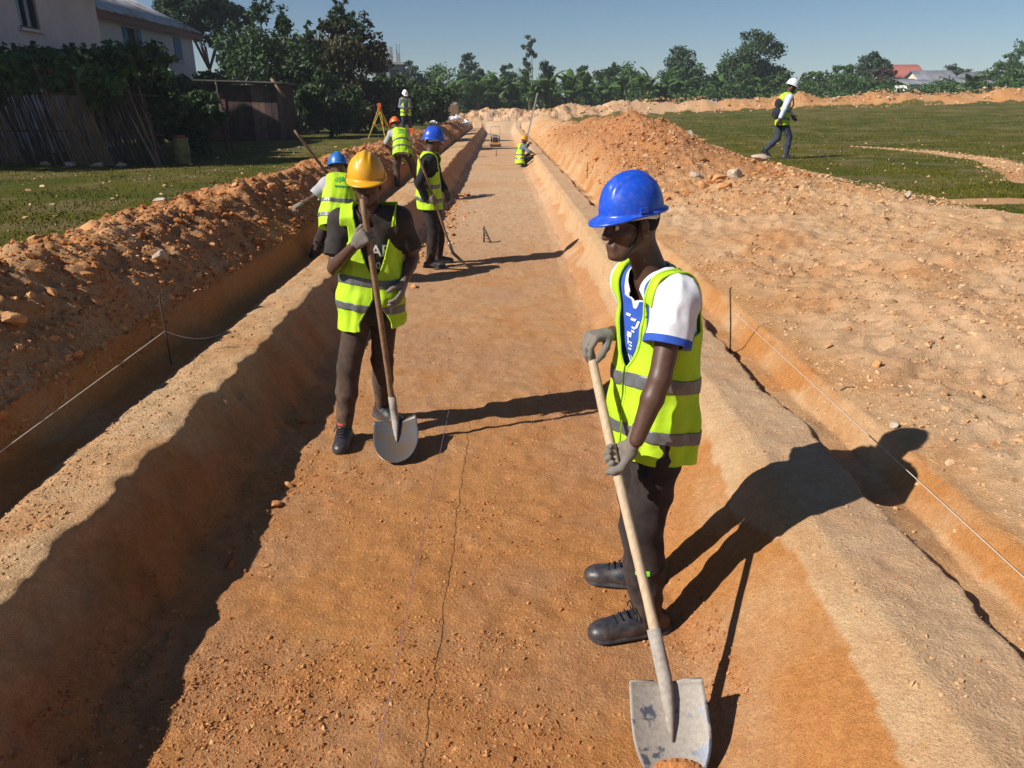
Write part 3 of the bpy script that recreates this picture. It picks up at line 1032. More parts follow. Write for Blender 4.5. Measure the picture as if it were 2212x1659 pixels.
class Person:
    def __init__(self, label, J, fwd, h=0.008, name='person'):
        self.J = {k: np.asarray(v, float) for k, v in J.items()}
        self.h = h
        self.org = (self.J['anL'] + self.J['anR']) / 2; self.org[2] = min(self.J['anL'][2], self.J['anR'][2]) - 0.08
        self.root = empty(name, self.org, label, 'person')
        J = self.J
        up = nrm(J['nk'] - J['pel'])
        self.f, self.l, self.u = frame(fwd, up)
        self.f = np.cross(self.l, self.u)
        self.len = np.linalg.norm(J['nk'] - J['pel'])

    def local(self, V):
        D = V - self.J['pel']
        return D @ self.u, D @ self.l, D @ self.f       # along the spine, to the left, to the front

    def out(self, name, V, F, mat, solid=0.0, smooth=True):
        if len(V) == 0: return None
        o = obj(name, V, F, mat, self.root, smooth, self.org)
        if solid:
            md = o.modifiers.new('thickness', 'SOLIDIFY'); md.thickness = solid; md.offset = -1.0
        return o

    def bounds(self, keys, m):
        P = np.array([self.J[k] for k in keys])
        return P.min(0) - m, P.max(0) + m

    def column(self, F, levels, k, flat):
        u, l, f = self.u, self.l, self.f
        for (s0, o0, r0), (s1, o1, r1) in zip(levels[:-1], levels[1:]):
            for sg in (1, -1, 0):
                F.cone(self.J['pel'] + u * s0 + l * o0 * sg, self.J['pel'] + u * s1 + l * o1 * sg, r0, r1, k if F.d.min() < 0.24 else 0, f, flat)

    def torso(self, F, g=0.0, k=0.03, low=None):
        J = self.J; u = self.u; L = self.len
        lv = [(-0.05, 0.052, 0.104 + g), (0.12, 0.044, 0.093 + g), (L * 0.58, 0.052, 0.099 + g), (L * 0.80, 0.062, 0.098 + g)]
        self.column(F, lv, k, 0.88)
        for sd in ('L', 'R'):
            sh = J['sh' + sd]
            F.cone(J['nk'] - u * 0.03, sh, 0.056 + g, 0.060 + g, 0.045)
            F.cone(sh, sh * 0.5 + (J['pel'] + u * L * 0.55) * 0.5, 0.060 + g, 0.055 + g, 0.045)

    def head(self, F, hair=None):
        J = self.J
        f, l, u = frame(J['hf'], J['hu']); c = J['hd']
        W = lambda a, b, e: c + f * a + l * b + u * e
        ax = (f, l, u)
        F.ball(W(-0.012, 0, 0.03), ax, (0.097, 0.077, 0.098), 0.0)
        F.cone(W(0.028, 0, -0.02), W(0.052, 0, -0.086), 0.058, 0.036, 0.03, l, 0.92)
        for s in (1, -1):
            F.cone(W(-0.01, 0.05 * s, -0.05), W(0.055, 0.018 * s, -0.092), 0.022, 0.020, 0.025)      # jaw
            F.cone(W(0.06, 0.042 * s, -0.022), W(0.045, 0.055 * s, -0.015), 0.018, 0.016, 0.02)       # cheek bone
            F.cone(W(0.086, 0.016 * s, 0.030), W(0.070, 0.046 * s, 0.028), 0.010, 0.010, 0.014)       # brow
            F.ball(W(-0.006, 0.080 * s, -0.008), (nrm(f + 0.3 * l * s), nrm(l * s - 0.3 * f), u), (0.021, 0.009, 0.033), 0.006)
            F.ball(W(-0.002, 0.089 * s, -0.006), ax, (0.010, 0.006, 0.017), 0.004, cut=True)
        F.cone(W(0.088, 0, 0.018), W(0.108, 0, -0.026), 0.010, 0.014, 0.012)                           # nose
        for s in (1, -1):
            F.ball(W(0.098, 0.013 * s, -0.030), ax, (0.012, 0.010, 0.009), 0.006)
            F.ball(W(0.094, 0.031 * s, 0.008), ax, (0.010, 0.016, 0.008), 0.008, cut=True)
        F.cone(W(0.088, 0.020, -0.060), W(0.088, -0.020, -0.060), 0.0095, 0.0095, 0.008)
        F.cone(W(0.085, 0.017, -0.073), W(0.085, -0.017, -0.073), 0.0105, 0.0105, 0.008)
        F.ball(W(0.082, 0, -0.098), ax, (0.018, 0.022, 0.016), 0.014)
        F.cone(W(-0.028, 0, -0.05), J['nk'] - self.u * 0.02, 0.054, 0.062, 0.03)

    def body(self, mat, hands=()):
        J = self.J; h = self.h
        lo, hi = self.bounds([k for k in J if k[:2] in ('pe', 'nk', 'hd', 'sh', 'el', 'wr', 'hi', 'kn', 'an')], 0.19)
        F = Field(lo, hi, h)
        self.torso(F, -0.018)
        for s in 'LR':
            F.cone(J['sh' + s], J['el' + s], 0.049, 0.040, 0.03)
            m = J['el' + s] * 0.68 + J['wr' + s] * 0.32
            F.cone(J['el' + s], m, 0.040, 0.041, 0.012)
            F.cone(m, J['wr' + s], 0.041, 0.027, 0.012)
            F.cone(J['hip' + s], J['kn' + s], 0.075, 0.052, 0.02)
            F.cone(J['kn' + s], J['an' + s], 0.050, 0.036, 0.015)
            F.cone(J['an' + s], J['an' + s] - A3(0, 0, 0.045) + nrm(J['toe' + s]) * 0.07, 0.036, 0.03, 0.015)
        for args in hands:
            hand_solid(F, *args, cuff=False)
        self.head(F)
        V, Q = F.surface()
        o = self.out('body', V, Q, mat)
        return o

    def eyes(self, mw, mi):
        J = self.J
        f, l, u = frame(J['hf'], J['hu']); c = J['hd']
        for s in (1, -1):
            V = ICO2 * 0.0122 + c + f * 0.0755 + l * 0.031 * s + u * 0.007
            self.out('eye', V, ICO2F, mw)
            V = ICO2 * A3(0.0075, 0.0075, 0.0075) + c + f * 0.0822 + l * 0.031 * s + u * 0.007
            self.out('iris', V, ICO2F, mi)

    def shirt(self, mat, sleeve=0.72, g=0.010, hem=-0.10, neck=0.088, vneck=0.0, amp=0.006, name='shirt', arm=1.0, collar=None):
        J = self.J
        keys = ['pel', 'nk', 'shL', 'shR', 'elL', 'elR'] + (['wrL', 'wrR'] if sleeve > 1 else [])
        lo, hi = self.bounds(keys, 0.2)
        F = Field(lo, hi, self.h)
        self.torso(F, g)
        ends = {}
        for s in 'LR':
            a, b, w = J['sh' + s], J['el' + s], J['wr' + s]
            if sleeve <= 1:
                e = a + (b - a) * (sleeve + 0.1)
                F.cone(a, e, (0.060 + g) * arm, (0.064 + g) * arm, 0.03)
                ends[s] = (a + (b - a) * sleeve, nrm(b - a))
            else:
                F.cone(a, b, 0.056 + g, 0.047 + g, 0.03)
                e = b + (w - b) * min(1.0, sleeve - 1 + 0.05)
                F.cone(b, e, 0.047 + g, 0.034 + g, 0.015)
                ends[s] = (b + (w - b) * (sleeve - 1), nrm(w - b))
        V, Q = F.surface()
        V = wrinkle(V, Q, amp, (14, 14, 8), 3)
        su, la, fr = self.local(V)
        f = su - hem
        nk = J['nk']
        D = V - (nk + self.f * 0.012)
        rad = np.linalg.norm(D - np.outer(D @ self.u, self.u), axis=1)
        f = np.minimum(f, np.where(su > self.len - 0.10, rad - neck, 1.0))
        if vneck:
            top = self.len + 0.02
            wv = 0.075 * np.clip((su - (top - vneck)) / vneck, -1, 1)
            f = np.minimum(f, np.where((fr > 0), np.maximum(np.abs(la) - wv, (top - vneck) - su), 1.0))
        for s in 'LR':
            p, d = ends[s]
            base = J['sh' + s] if sleeve <= 1 else J['el' + s]
            far = np.linalg.norm((V - p) - np.outer((V - p) @ d, d), axis=1) - 0.13
            f = np.minimum(f, np.maximum(-((V - p) @ d), far))
        V2, T = clip(V, Q, f)
        o = self.out(name, V2, T, mat, 0.004)
        self._shirt = (V, Q, f, ends)
        # bands at the sleeve ends / collar come from the same surface
        return o

    def cuffs(self, mat, width=0.022, name='sleeve_band'):
        V, Q, f, ends = self._shirt
        V = V + vnormals(V, Q) * 0.0025
        for s in 'LR':
            p, d = ends[s]
            t = (V - p) @ d
            far = np.linalg.norm((V - p) - np.outer(t, d), axis=1) - 0.12
            g = np.minimum.reduce([-t + 0.001, t + width, -far])
            self.out(name, *clip(V, Q, g), mat, 0.005)

    def vest(self, mat, stripe_mat, hem=-0.13, g=0.024, neck=0.082, vtop=0.30, open_w=0.0, split=None, hole=0.098, amp=0.010,
             stripes=((0.055, 0.105), (0.235, 0.285)), seed=0, flare=0.03, trim=None, shift=0.0, hem_tilt=0.0, fold_amp=0.032, vwide=0.078):
        J = self.J
        lo, hi = self.bounds(['pel', 'nk', 'shL', 'shR'], 0.26)
        lo = lo - 0.10
        F = Field(lo, hi, self.h)
        self.torso(F, g)
        u, l, f_ = self.u, self.l, self.f
        self.column(F, [(hem - 0.12, 0.062, 0.106 + g + flare), (0.0, 0.058, 0.103 + g + flare * 0.7), (0.16, 0.052, 0.098 + g + flare * 0.35), (self.len * 0.62, 0.050, 0.098 + g)], 0.03, 0.98)
        V, Q = F.surface()
        # vertical drape folds, deeper towards the hem
        su, la, fr = self.local(V)
        ang = np.arctan2(fr, la)
        dep = np.clip(1.1 - su / self.len, 0.2, 1.2)
        fold = noise3(np.stack([ang * 2.6, su * 3.5, np.full(len(V), seed + 0.5)], 1), 17 + seed) + 0.5 * noise3(np.stack([ang * 5.5 + su * 4, su * 7, np.full(len(V), 2.5)], 1), 19 + seed)
        V = V + vnormals(V, Q) * (fold * fold_amp * dep)[:, None]
        W = V + 0.07 * np.stack([noise3(V * 6 + q, 41 + q + seed) for q in range(3)], 1)
        V = V + vnormals(V, Q) * ((0.35 - 1.5 * np.abs(noise3(W * 8.0, 5 + seed))) * amp * 1.5 + 0.35 * amp * noise3(W * 21, 6 + seed))[:, None]
        su, la, fr = self.local(V)
        keep = su - hem - hem_tilt * la
        D = V - (J['nk'] + self.f * 0.01)
        rad = np.linalg.norm(D - np.outer(D @ u, u), axis=1)
        keep = np.minimum(keep, np.where(su > self.len - 0.08, rad - neck, 1.0))
        top = self.len + 0.03
        wv = open_w + vwide * np.clip((su - (top - vtop)) / vtop, 0, 1) ** 0.6
        if split is not None:                       # the front edges part again below the waist
            wv = wv + split[1] * np.clip((split[0] - su) / 0.15, 0, 1)
        ok = np.abs(la - shift) - wv
        keep = np.minimum(keep, np.where(fr > 0.02, ok, 1.0))
        for s in 'LR':
            a = J['sh' + s]; d = nrm(J['el' + s] - a)
            # armhole: a tilted ring at the shoulder
            side = self.l if s == 'L' else -self.l
            P = V - (a - self.u * 0.055 + side * 0.02)
            t = P @ side
            rr = np.sqrt(((P @ self.u) / 1.25) ** 2 + (P @ self.f) ** 2)
            keep = np.minimum(keep, np.where(t > -0.075, rr - hole, 1.0))
            lat = (a - J['pel']) @ side - 0.004
            keep = np.minimum(keep, np.where(su > self.len * 0.62, lat - (V - J['pel']) @ side, 1.0))
        V2, T = clip(V, Q, keep)
        o = self.out('vest', V2, T, mat, 0.005)
        Vs = V + vnormals(V, Q) * 0.0035
        for (a, b) in stripes:
            w = a + 0.012 * np.sin(ang * 2 + seed)
            fs = np.minimum.reduce([keep - 0.001, su - w, (w + b - a) - su])
            self.out('reflective_stripe', *clip(Vs, Q, fs), stripe_mat, 0.003)
        if trim is not None:
            e = np.where(fr > 0.02, ok, 1.0)
            fs = np.minimum.reduce([keep - 0.0005, 0.012 - e])
            Vt = V + vnormals(V, Q) * 0.003
            self.out('edge_binding', *clip(Vt, Q, fs), trim, 0.003)
        self._vest = (V2, T)
        return o

    def trousers(self, mat, g=0.016, cuff=0.05, amp=0.010, top=0.10, wide=1.0, name='trousers', ankle=0.046):
        J = self.J
        lo, hi = self.bounds(['pel', 'hipL', 'hipR', 'knL', 'knR', 'anL', 'anR'], 0.2)
        F = Field(lo, hi, self.h)
        u, l, f = self.u, self.l, self.f
        F.cone(J['pel'] - u * 0.02 + l * 0.055, J['pel'] - u * 0.02 - l * 0.055, 0.112 + g * 0.6, 0.112 + g * 0.6, 0, f, 0.84)
        F.cone(J['pel'] + u * 0.10 + l * 0.05, J['pel'] + u * 0.10 - l * 0.05, 0.102 + g * 0.6, 0.102 + g * 0.6, 0.04, f, 0.82)
        for s in 'LR':
            a, b, c = J['hip' + s], J['kn' + s], J['an' + s]
            F.cone(a, b, (0.084 + g * 0.6) * wide, (0.058 + g) * wide, 0.03)
            m = b * 0.6 + c * 0.4
            F.cone(b, m, (0.057 + g) * wide, (0.058 + g * 0.8) * wide, 0.02)
            F.cone(m, c - nrm(c - b) * -0.05, (0.058 + g * 0.8) * wide, ankle * wide, 0.02)
        V, Q = F.surface()
        W = V + 0.06 * np.stack([noise3(V * 5 + q, 31 + q) for q in range(3)], 1)
        V = V + vnormals(V, Q) * ((0.4 - 1.6 * np.abs(noise3(W * A3(6, 6, 7.5), 11) + 0.5 * noise3(W * A3(11, 11, 17), 12))) * amp)[:, None]
        su, la, fr = self.local(V)
        keep = top - su
        for s in 'LR':
            d = nrm(J['an' + s] - J['kn' + s])
            other = J['an' + ('R' if s == 'L' else 'L')]
            mine = np.linalg.norm(V - J['an' + s], axis=1) < np.linalg.norm(V - other, axis=1)
            t = (V - J['an' + s]) @ d
            keep = np.minimum(keep, np.where(mine & (V[:, 2] < J['kn' + s][2] + 0.1), cuff - 0.05 - t + 0.02, 1.0))
        V2, T = clip(V, Q, keep)
        self._tr = (V, Q, keep)
        return self.out(name, V2, T, mat, 0.004)

    def shoes(self, mat, sole_mat, lace_mat=None, h=0.005, z=1.0):
        J = self.J
        for s in 'LR':
            an = J['an' + s]; toe = nrm(J['toe' + s])
            toe_flat = nrm(A3(toe[0], toe[1], 0)) if abs(toe[2]) < 0.35 else toe
            up = nrm(np.cross(np.cross(toe_flat, A3(0, 0, 1)), toe_flat)); up = up if up[2] > 0 else -up
            side = np.cross(up, toe_flat)
            base = an - up * 0.082
            F = Field(an - 0.26, an + 0.26, h)
            hl = base - toe_flat * (0.055 * z)
            F.cone(hl + up * (0.040 * z), base + toe_flat * (0.06 * z) + up * (0.040 * z), 0.040 * z, 0.042 * z, 0, side, 0.95)
            F.cone(base + toe_flat * (0.05 * z) + up * (0.036 * z), base + toe_flat * (0.150 * z) + up * (0.030 * z), 0.047 * z, 0.046 * z, 0.03, up, 0.80)
            F.cone(base + toe_flat * (0.150 * z) + up * (0.030 * z), base + toe_flat * (0.172 * z) + up * (0.028 * z), 0.044 * z, 0.040 * z, 0.02, up, 0.80)
            F.cone(an - up * (0.035 * z) - toe_flat * (0.008 * z), an + up * (0.022 * z) - toe_flat * (0.012 * z), 0.043 * z, 0.046 * z, 0.03)
            F.cone(an - up * (0.02 * z) + toe_flat * (0.02 * z), base + toe_flat * (0.11 * z) + up * (0.045 * z), 0.036 * z, 0.030 * z, 0.025)
            F.cone(hl + up * (0.014 * z), base + toe_flat * (0.155 * z) + up * (0.014 * z), 0.049 * z, 0.051 * z, 0.004, up, 0.42)   # welt
            V, Q = F.surface()
            t = (V - base) @ up
            keep = t + 0.002
            V, T = clip(V, Q, np.minimum(keep, (0.112 * z - t)))
            t = (V - base) @ up
            sh = self.out('shoe', *clip(V, T, t - 0.028 * z), mat, 0.006)
            so = obj('sole', *clip(V, T, 0.0282 * z - t), sole_mat, sh, True, self.org)
            mb = MB()
            P = base + toe_flat * 0.0
            mb.box(base + toe_flat * 0.055 + up * 0.003, (0.2, 0.085, 0.004), np.stack([toe_flat, side, up], 1))
            if lace_mat is not None:
                ml = MB()
                for i in range(4):
                    c = base + toe_flat * (0.050 + 0.021 * i) * z + up * (0.104 - 0.009 * i) * z
                    ml.tube([c - side * 0.028 - up * 0.008, c + up * 0.004 + toe_flat * 0.008, c + side * 0.028 - up * 0.008], 0.0035, 6)
                c = base + toe_flat * 0.05 * z + up * 0.110 * z
                for q in (1, -1):
                    ml.tube([c, c + side * 0.03 * q + up * 0.012, c + side * 0.05 * q - up * 0.01, c + side * 0.052 * q - up * 0.03], 0.003, 6)
                ml.build('laces', lace_mat, sh, True, self.org)

    def helmet(self, mat, tilt=0.0, scale=1.0, band_mat=None, dz=0.0, slot=True):
        J = self.J
        f, l, u = frame(J['hf'], J['hu'])
        f, u = nrm(f * cos(tilt) - u * sin(tilt)), nrm(u * cos(tilt) + f * sin(tilt))
        c = J['hd'] + u * (0.040 + dz) - f * 0.008
        nth, nr = (96 if self.h < 0.012 else 56), (34 if self.h < 0.012 else 22)
        th = np.arange(nth) / nth * 2 * pi
        a, b, H = 0.136 * scale, 0.113 * scale, 0.142 * scale
        rows = []
        for i in range(nr):
            ph = (i + 0.0) / (nr - 1) * pi / 2
            r = sin(ph) ** 0.90; z = H * cos(ph) ** 0.92
            X = a * r * np.cos(th); Y_ = b * r * np.sin(th)
            Z = np.full(nth, z)
            # three moulded ribs running front to back over the crown
            on = 1 - sstep(0.085, 0.118, np.abs(X + 0.005))
            rib = 0.0075 * (1 - sstep(0.040, 0.050, np.abs(Y_))) + 0.006 * np.exp(-(Y_ / 0.013) ** 4) - 0.003 * np.exp(-((np.abs(Y_) - 0.026) / 0.006) ** 4)
            Z = Z + rib * on * scale
            rows.append(np.stack([X, Y_, Z], 1))
        rim = rows[-1].copy()
        front = np.clip(np.cos(th), 0, 1); back = np.clip(-np.cos(th), 0, 1)
        for e in (0.25, 0.6, 0.85, 1.0):
            ext = (0.009 + 0.042 * front ** 2.2 + 0.010 * back ** 2) * e * scale
            R = rim.copy()
            nx, ny = np.cos(th), np.sin(th)
            R[:, 0] += nx * ext; R[:, 1] += ny * ext
            R[:, 2] += (-0.006 * e - 0.016 * e * front ** 2 - 0.004 * back * e) * scale
            rows.append(R)
        R = rows[-1].copy(); R[:, 2] -= 0.007 * scale; rows.append(R)
        P = np.concatenate(rows)
        V = c + P[:, :1] * f + P[:, 1:2] * l + P[:, 2:] * u
        n = len(rows)
        ii = np.arange(n - 1)[:, None] * nth; kk = np.arange(nth)[None]; k2 = (kk + 1) % nth
        Q = np.stack([ii + kk, ii + nth + kk, ii + nth + k2, ii + k2], -1).reshape(-1, 4)
        o = self.out('helmet', V, Q[:, ::-1], mat, 0.003)
        o.modifiers[0].offset = 1.0
        if slot:
            for s in (1, -1):
                mb = MB()
                ang = s * 1.45
                p = A3(a * cos(ang) * 1.0, b * sin(ang) * 1.02, 0.012 * scale)
                tdir = nrm(A3(-a * sin(ang), b * cos(ang), 0))
                ndir = nrm(A3(b * cos(ang), a * sin(ang), 0))
                M = np.stack([f, l, u], 1) @ np.stack([tdir, ndir, A3(0, 0, 1)], 1)
                mb.box(c + np.stack([f, l, u], 1) @ p, (0.032 * scale, 0.012, 0.020 * scale), M)
                mb.build('slot_cover', mat, o, False, self.org)
        if band_mat is not None:
            mb = MB()
            pts = [c + f * 0.088 * cos(t) + l * 0.083 * sin(t) - u * (0.012 + 0.022 * max(0, -cos(t))) for t in np.linspace(0.9, 2 * pi - 0.9, 24)]
            mb.tube(pts, 0.011, 6)
            mb.build('head_band', band_mat, o, True, self.org)
        self._hf = (c, f, l, u)
        return o

    def hair(self, mat):
        J = self.J
        f, l, u = frame(J['hf'], J['hu']); c = J['hd']
        F = Field(c - 0.16, c + 0.16, max(0.005, self.h))
        F.ball(c - f * 0.014 + u * 0.031, (f, l, u), (0.100, 0.0795, 0.101), 0)
        V, Q = F.surface()
        D = V - c; a, b, e = D @ f, D @ l, D @ u
        keep = np.minimum(e + 0.022 - 0.35 * (a + 0.03), 0.055 - a + 0.4 * np.clip(e, 0, 1))
        self.out('hair', *clip(V, Q, keep), mat, 0.003)

    def glove(self, mat, *args, h=0.0042, **kw):
        w = np.asarray(args[0], float)
        F = Field(w - 0.19, w + 0.19, h)
        sd = 'L' if np.linalg.norm(self.J['wrL'] - w) < np.linalg.norm(self.J['wrR'] - w) else 'R'
        kw['cuffdir'] = w - self.J['el' + sd]
        hand_solid(F, *args, fat=kw.pop('fat', 1.02), spread=kw.pop('spread', 0.7), **kw)
        V, Q = F.surface()
        V = wrinkle(V, Q, 0.0015, (60, 60, 60), 9)
        return self.out('glove', V, Q, mat)

    def decal(self, name, P, F, mat, target, origin, ex, ey, nd, off=0.004):
        """wrap flat print (P in metres, 2D) on to a garment surface by projecting along -nd"""
        V, T = target
        bvh = BVHTree.FromPolygons([tuple(p) for p in V], [tuple(int(i) for i in t) for t in T])
        nd = nrm(nd); out = []
        for x, y in P:
            p = origin + ex * x + ey * y + nd * 0.25
            hit = bvh.ray_cast(Vector(p), Vector(-nd), 0.6)
            q = np.array(hit[0]) if hit[0] is not None else origin + ex * x + ey * y
            out.append(q + nd * off)
        return self.out(name, np.array(out), F, mat, 0.0, False)


def text_shape(body, size):
    """flat lettering as a subdivided triangle mesh in 2D"""
    cu = bpy.data.curves.new('lettering', 'FONT')
    cu.body = body; cu.size = size; cu.align_x = 'CENTER'; cu.align_y = 'CENTER'; cu.offset = size * 0.012
    cu.resolution_u = 3
    o = bpy.data.objects.new('lettering', cu)
    COL.objects.link(o)
    dg = bpy.context.evaluated_depsgraph_get()
    me = bpy.data.meshes.new_from_object(o.evaluated_get(dg))
    import bmesh
    bm = bmesh.new(); bm.from_mesh(me)
    bmesh.ops.triangulate(bm, faces=bm.faces[:])
    for _ in range(3):
        es = [e for e in bm.edges if e.calc_length() > size * 0.25]
        if not es: break
        bmesh.ops.subdivide_edges(bm, edges=es, cuts=1)
        bmesh.ops.triangulate(bm, faces=bm.faces[:])
    P = np.array([v.co[:2] for v in bm.verts]); T = np.array([[v.index for v in f.verts] for f in bm.faces])
    bm.free(); bpy.data.objects.remove(o); bpy.data.meshes.remove(me)
    return P, T
# ------------------------------------------------------------------ clothing and skin materials
def skin(name, col):
    m = N(name, 0.48, 0.4)
    m.color(m.ramp(m.noise(30, 4), [(0.3, tuple(c * 0.85 for c in col)), (0.7, tuple(c * 1.15 for c in col))]))
    m.bump(m.noise(160, 3), 0.12, 0.002)
    return m.m


def plastic(name, col, rough=0.28, dust=0.25):
    m = N(name, rough, 0.5)
    d = m.ramp(m.noise(34, 6, 0.7), [(0.50, 0.0), (0.8, dust)])
    m.color(m.mix(d, col, (0.45, 0.34, 0.24)))
    m.rough(m.ramp(m.noise(60, 5, 0.7), [(0.3, rough * 0.8), (0.7, rough * 1.6)]))
    return m.m


def hivis(name, col):
    m = N(name, 0.62, 0.25)
    c = m.ramp(m.noise(7, 4), [(0.3, tuple(x * 0.90 for x in col)), (0.7, tuple(min(1, x * 1.06) for x in col))])
    d = m.ramp(m.noise(11, 6, 0.72), [(0.48, 0.0), (0.80, 0.42)])
    m.color(m.mix(d, c, (0.34, 0.26, 0.10)))
    w = m.math('ADD', m.noise(40, 4), m.math('MULTIPLY', m.noise(700, 1), 0.2))
    m.bump(w, 0.35, 0.006)
    tr = m.new('ShaderNodeBsdfTranslucent')
    m.link(m.b.inputs['Base Color'].links[0].from_socket, tr.inputs[0])
    mx = m.new('ShaderNodeMixShader'); mx.inputs[0].default_value = 0.22
    outn = [n for n in m.t.nodes if n.type == 'OUTPUT_MATERIAL'][0]
    m.link(m.b.outputs[0], mx.inputs[1]); m.link(tr.outputs[0], mx.inputs[2]); m.link(mx.outputs[0], outn.inputs[0])
    return m.m


def stripe_material():
    m = N('reflective_tape', 0.42, 0.6)
    m.b.inputs['Metallic'].default_value = 0.15
    m.color(m.ramp(m.noise(25, 5, 0.7), [(0.3, (0.085, 0.088, 0.095)), (0.7, (0.165, 0.17, 0.18))]))
    m.bump(m.noise(220, 2), 0.1, 0.002)
    return m.m


M_SKIN = skin('skin', (0.088, 0.044, 0.029))
M_SKIN2 = skin('skin_warm', (0.095, 0.045, 0.027))
M_HAIR = simple('hair', (0.012, 0.011, 0.010), 0.8, 0.2, 0.3, 80, 0.4)
M_EYEW = simple('eye_white', (0.62, 0.58, 0.53), 0.3, 0.5, 0.05, 20, 0)
M_EYED = simple('eye_iris', (0.015, 0.010, 0.008), 0.2, 0.5, 0.1, 20, 0)
M_BLUEH = plastic('helmet_blue', (0.012, 0.075, 0.52), 0.25, 0.22)
M_BLUEL = plastic('helmet_light_blue', (0.012, 0.13, 0.42), 0.3, 0.2)
M_YELH = plastic('helmet_yellow', (0.66, 0.33, 0.010), 0.3, 0.25)
M_ORAH = plastic('helmet_orange', (0.70, 0.13, 0.015), 0.3, 0.2)
M_WHIH = plastic('helmet_white', (0.74, 0.75, 0.77), 0.3, 0.12)
M_VEST = hivis('vest_lime', (0.54, 0.83, 0.028))
M_TAPE = stripe_material()
M_BIND = cloth('vest_binding', (0.40, 0.62, 0.02))
M_WHITE = cloth('cloth_white', (0.66, 0.66, 0.69), 0.06)
M_JBLUE = cloth('cloth_royal_blue', (0.030, 0.085, 0.40), 0.1)
M_GREYT = cloth('cloth_grey', (0.36, 0.36, 0.38), 0.1, dirt=0.3)
M_BLACK = cloth('cloth_black', (0.018, 0.017, 0.018), 0.25)
M_TEE = cloth('cloth_charcoal', (0.032, 0.028, 0.026), 0.25, dirt=0.1)
M_NAVY = cloth('cloth_navy', (0.014, 0.015, 0.024), 0.25)
M_TROU = cloth('trousers_brown', (0.055, 0.038, 0.030), 0.2, dirt=0.35, dirtcol=(0.20, 0.11, 0.06))
M_TROUB = cloth('trousers_black', (0.022, 0.017, 0.017), 0.25, dirt=0.30, dirtcol=(0.10, 0.06, 0.04))


def dusty(mat, top, amount, col=(0.36, 0.21, 0.115)):
    nt = mat.node_tree; b = nt.nodes['Principled BSDF']
    src = b.inputs['Base Color'].links[0].from_socket
    co = nt.nodes.new('ShaderNodeTexCoord'); se = nt.nodes.new('ShaderNodeSeparateXYZ'); nt.links.new(co.outputs['Object'], se.inputs[0])
    mr = nt.nodes.new('ShaderNodeMapRange'); mr.inputs['From Min'].default_value = top; mr.inputs['From Max'].default_value = 0.02
    nt.links.new(se.outputs['Z'], mr.inputs['Value'])
    no = nt.nodes.new('ShaderNodeTexNoise'); no.inputs['Scale'].default_value = 24; no.inputs['Detail'].default_value = 5; no.inputs['Roughness'].default_value = .7
    nt.links.new(co.outputs['Object'], no.inputs['Vector'])
    rp = nt.nodes.new('ShaderNodeValToRGB'); rp.color_ramp.elements[0].position = .38; rp.color_ramp.elements[1].position = .68
    nt.links.new(no.outputs['Fac'], rp.inputs[0])
    mu = nt.nodes.new('ShaderNodeMath'); mu.operation = 'MULTIPLY'; nt.links.new(mr.outputs[0], mu.inputs[0]); nt.links.new(rp.outputs[0], mu.inputs[1])
    m2 = nt.nodes.new('ShaderNodeMath'); m2.operation = 'MULTIPLY'; nt.links.new(mu.outputs[0], m2.inputs[0]); m2.inputs[1].default_value = amount
    mx = nt.nodes.new('ShaderNodeMix'); mx.data_type = 'RGBA'; nt.links.new(m2.outputs[0], mx.inputs[0]); nt.links.new(src, mx.inputs[6]); mx.inputs[7].default_value = (*col, 1)
    nt.links.new(mx.outputs[2], b.inputs['Base Color'])
    return mat


dusty(M_TROU, 0.50, 0.40); dusty(M_TROUB, 0.45, 0.22)
M_JEAN = cloth('denim', (0.030, 0.042, 0.070), 0.2, dirt=0.1)
M_PALEB = cloth('shirt_pale_blue', (0.50, 0.56, 0.72), 0.06)
M_JACK = cloth('jacket_grey_blue', (0.15, 0.19, 0.22), 0.15)
M_GLOVE = cloth('glove_knit', (0.165, 0.15, 0.13), 0.2, 0.9, 0.7, (0.24, 0.17, 0.11), 420, 0.5)
M_SHOE = N('shoe_leather', 0.42, 0.45)
_d = M_SHOE.ramp(M_SHOE.noise(28, 6, 0.7), [(0.46, 0.0), (0.76, 0.42)])
M_SHOE.color(M_SHOE.mix(_d, (0.018, 0.020, 0.028), (0.15, 0.11, 0.085)))
M_SHOE.bump(M_SHOE.noise(90, 4), 0.2, 0.003)
M_SHOE = dusty(M_SHOE.m, 0.09, 0.28)
M_SOLE = simple('shoe_sole', (0.055, 0.055, 0.060), 0.7, 0.3, 0.4, 40)
M_LACE = simple('lace', (0.015, 0.015, 0.016), 0.8, 0.2, 0.2, 40)
M_SOCK = cloth('sock_red', (0.42, 0.06, 0.05))
M_GREENP = simple('print_green', (0.03, 0.27, 0.07), 0.7, 0.2, 0.1, 40, 0)
M_WHITEP = simple('print_white', (0.62, 0.62, 0.62), 0.7, 0.2, 0.1, 40, 0)
M_LIME = simple('lime_tag', (0.22, 0.72, 0.05), 0.6, 0.3, 0.05, 40, 0)


def hand_frame(side, X, Nh):
    X = nrm(X); Nn = nrm(np.asarray(Nh, float) - X * np.dot(Nh, X))
    S = np.cross(X, Nn) if side == 'R' else np.cross(Nn, X)
    return X, Nn, S


def grip_frame(side, G, d, Xh, Nh, reach=0.090, gap=0.030):
    d = nrm(d); X = nrm(np.asarray(Xh, float) - d * np.dot(Xh, d))
    Nn = np.cross(X, d)
    if np.dot(Nn, Nh) < 0: Nn = -Nn
    S = np.cross(X, Nn) if side == 'R' else np.cross(Nn, X)
    return np.asarray(G, float) - X * reach - Nn * gap, X, Nn, S


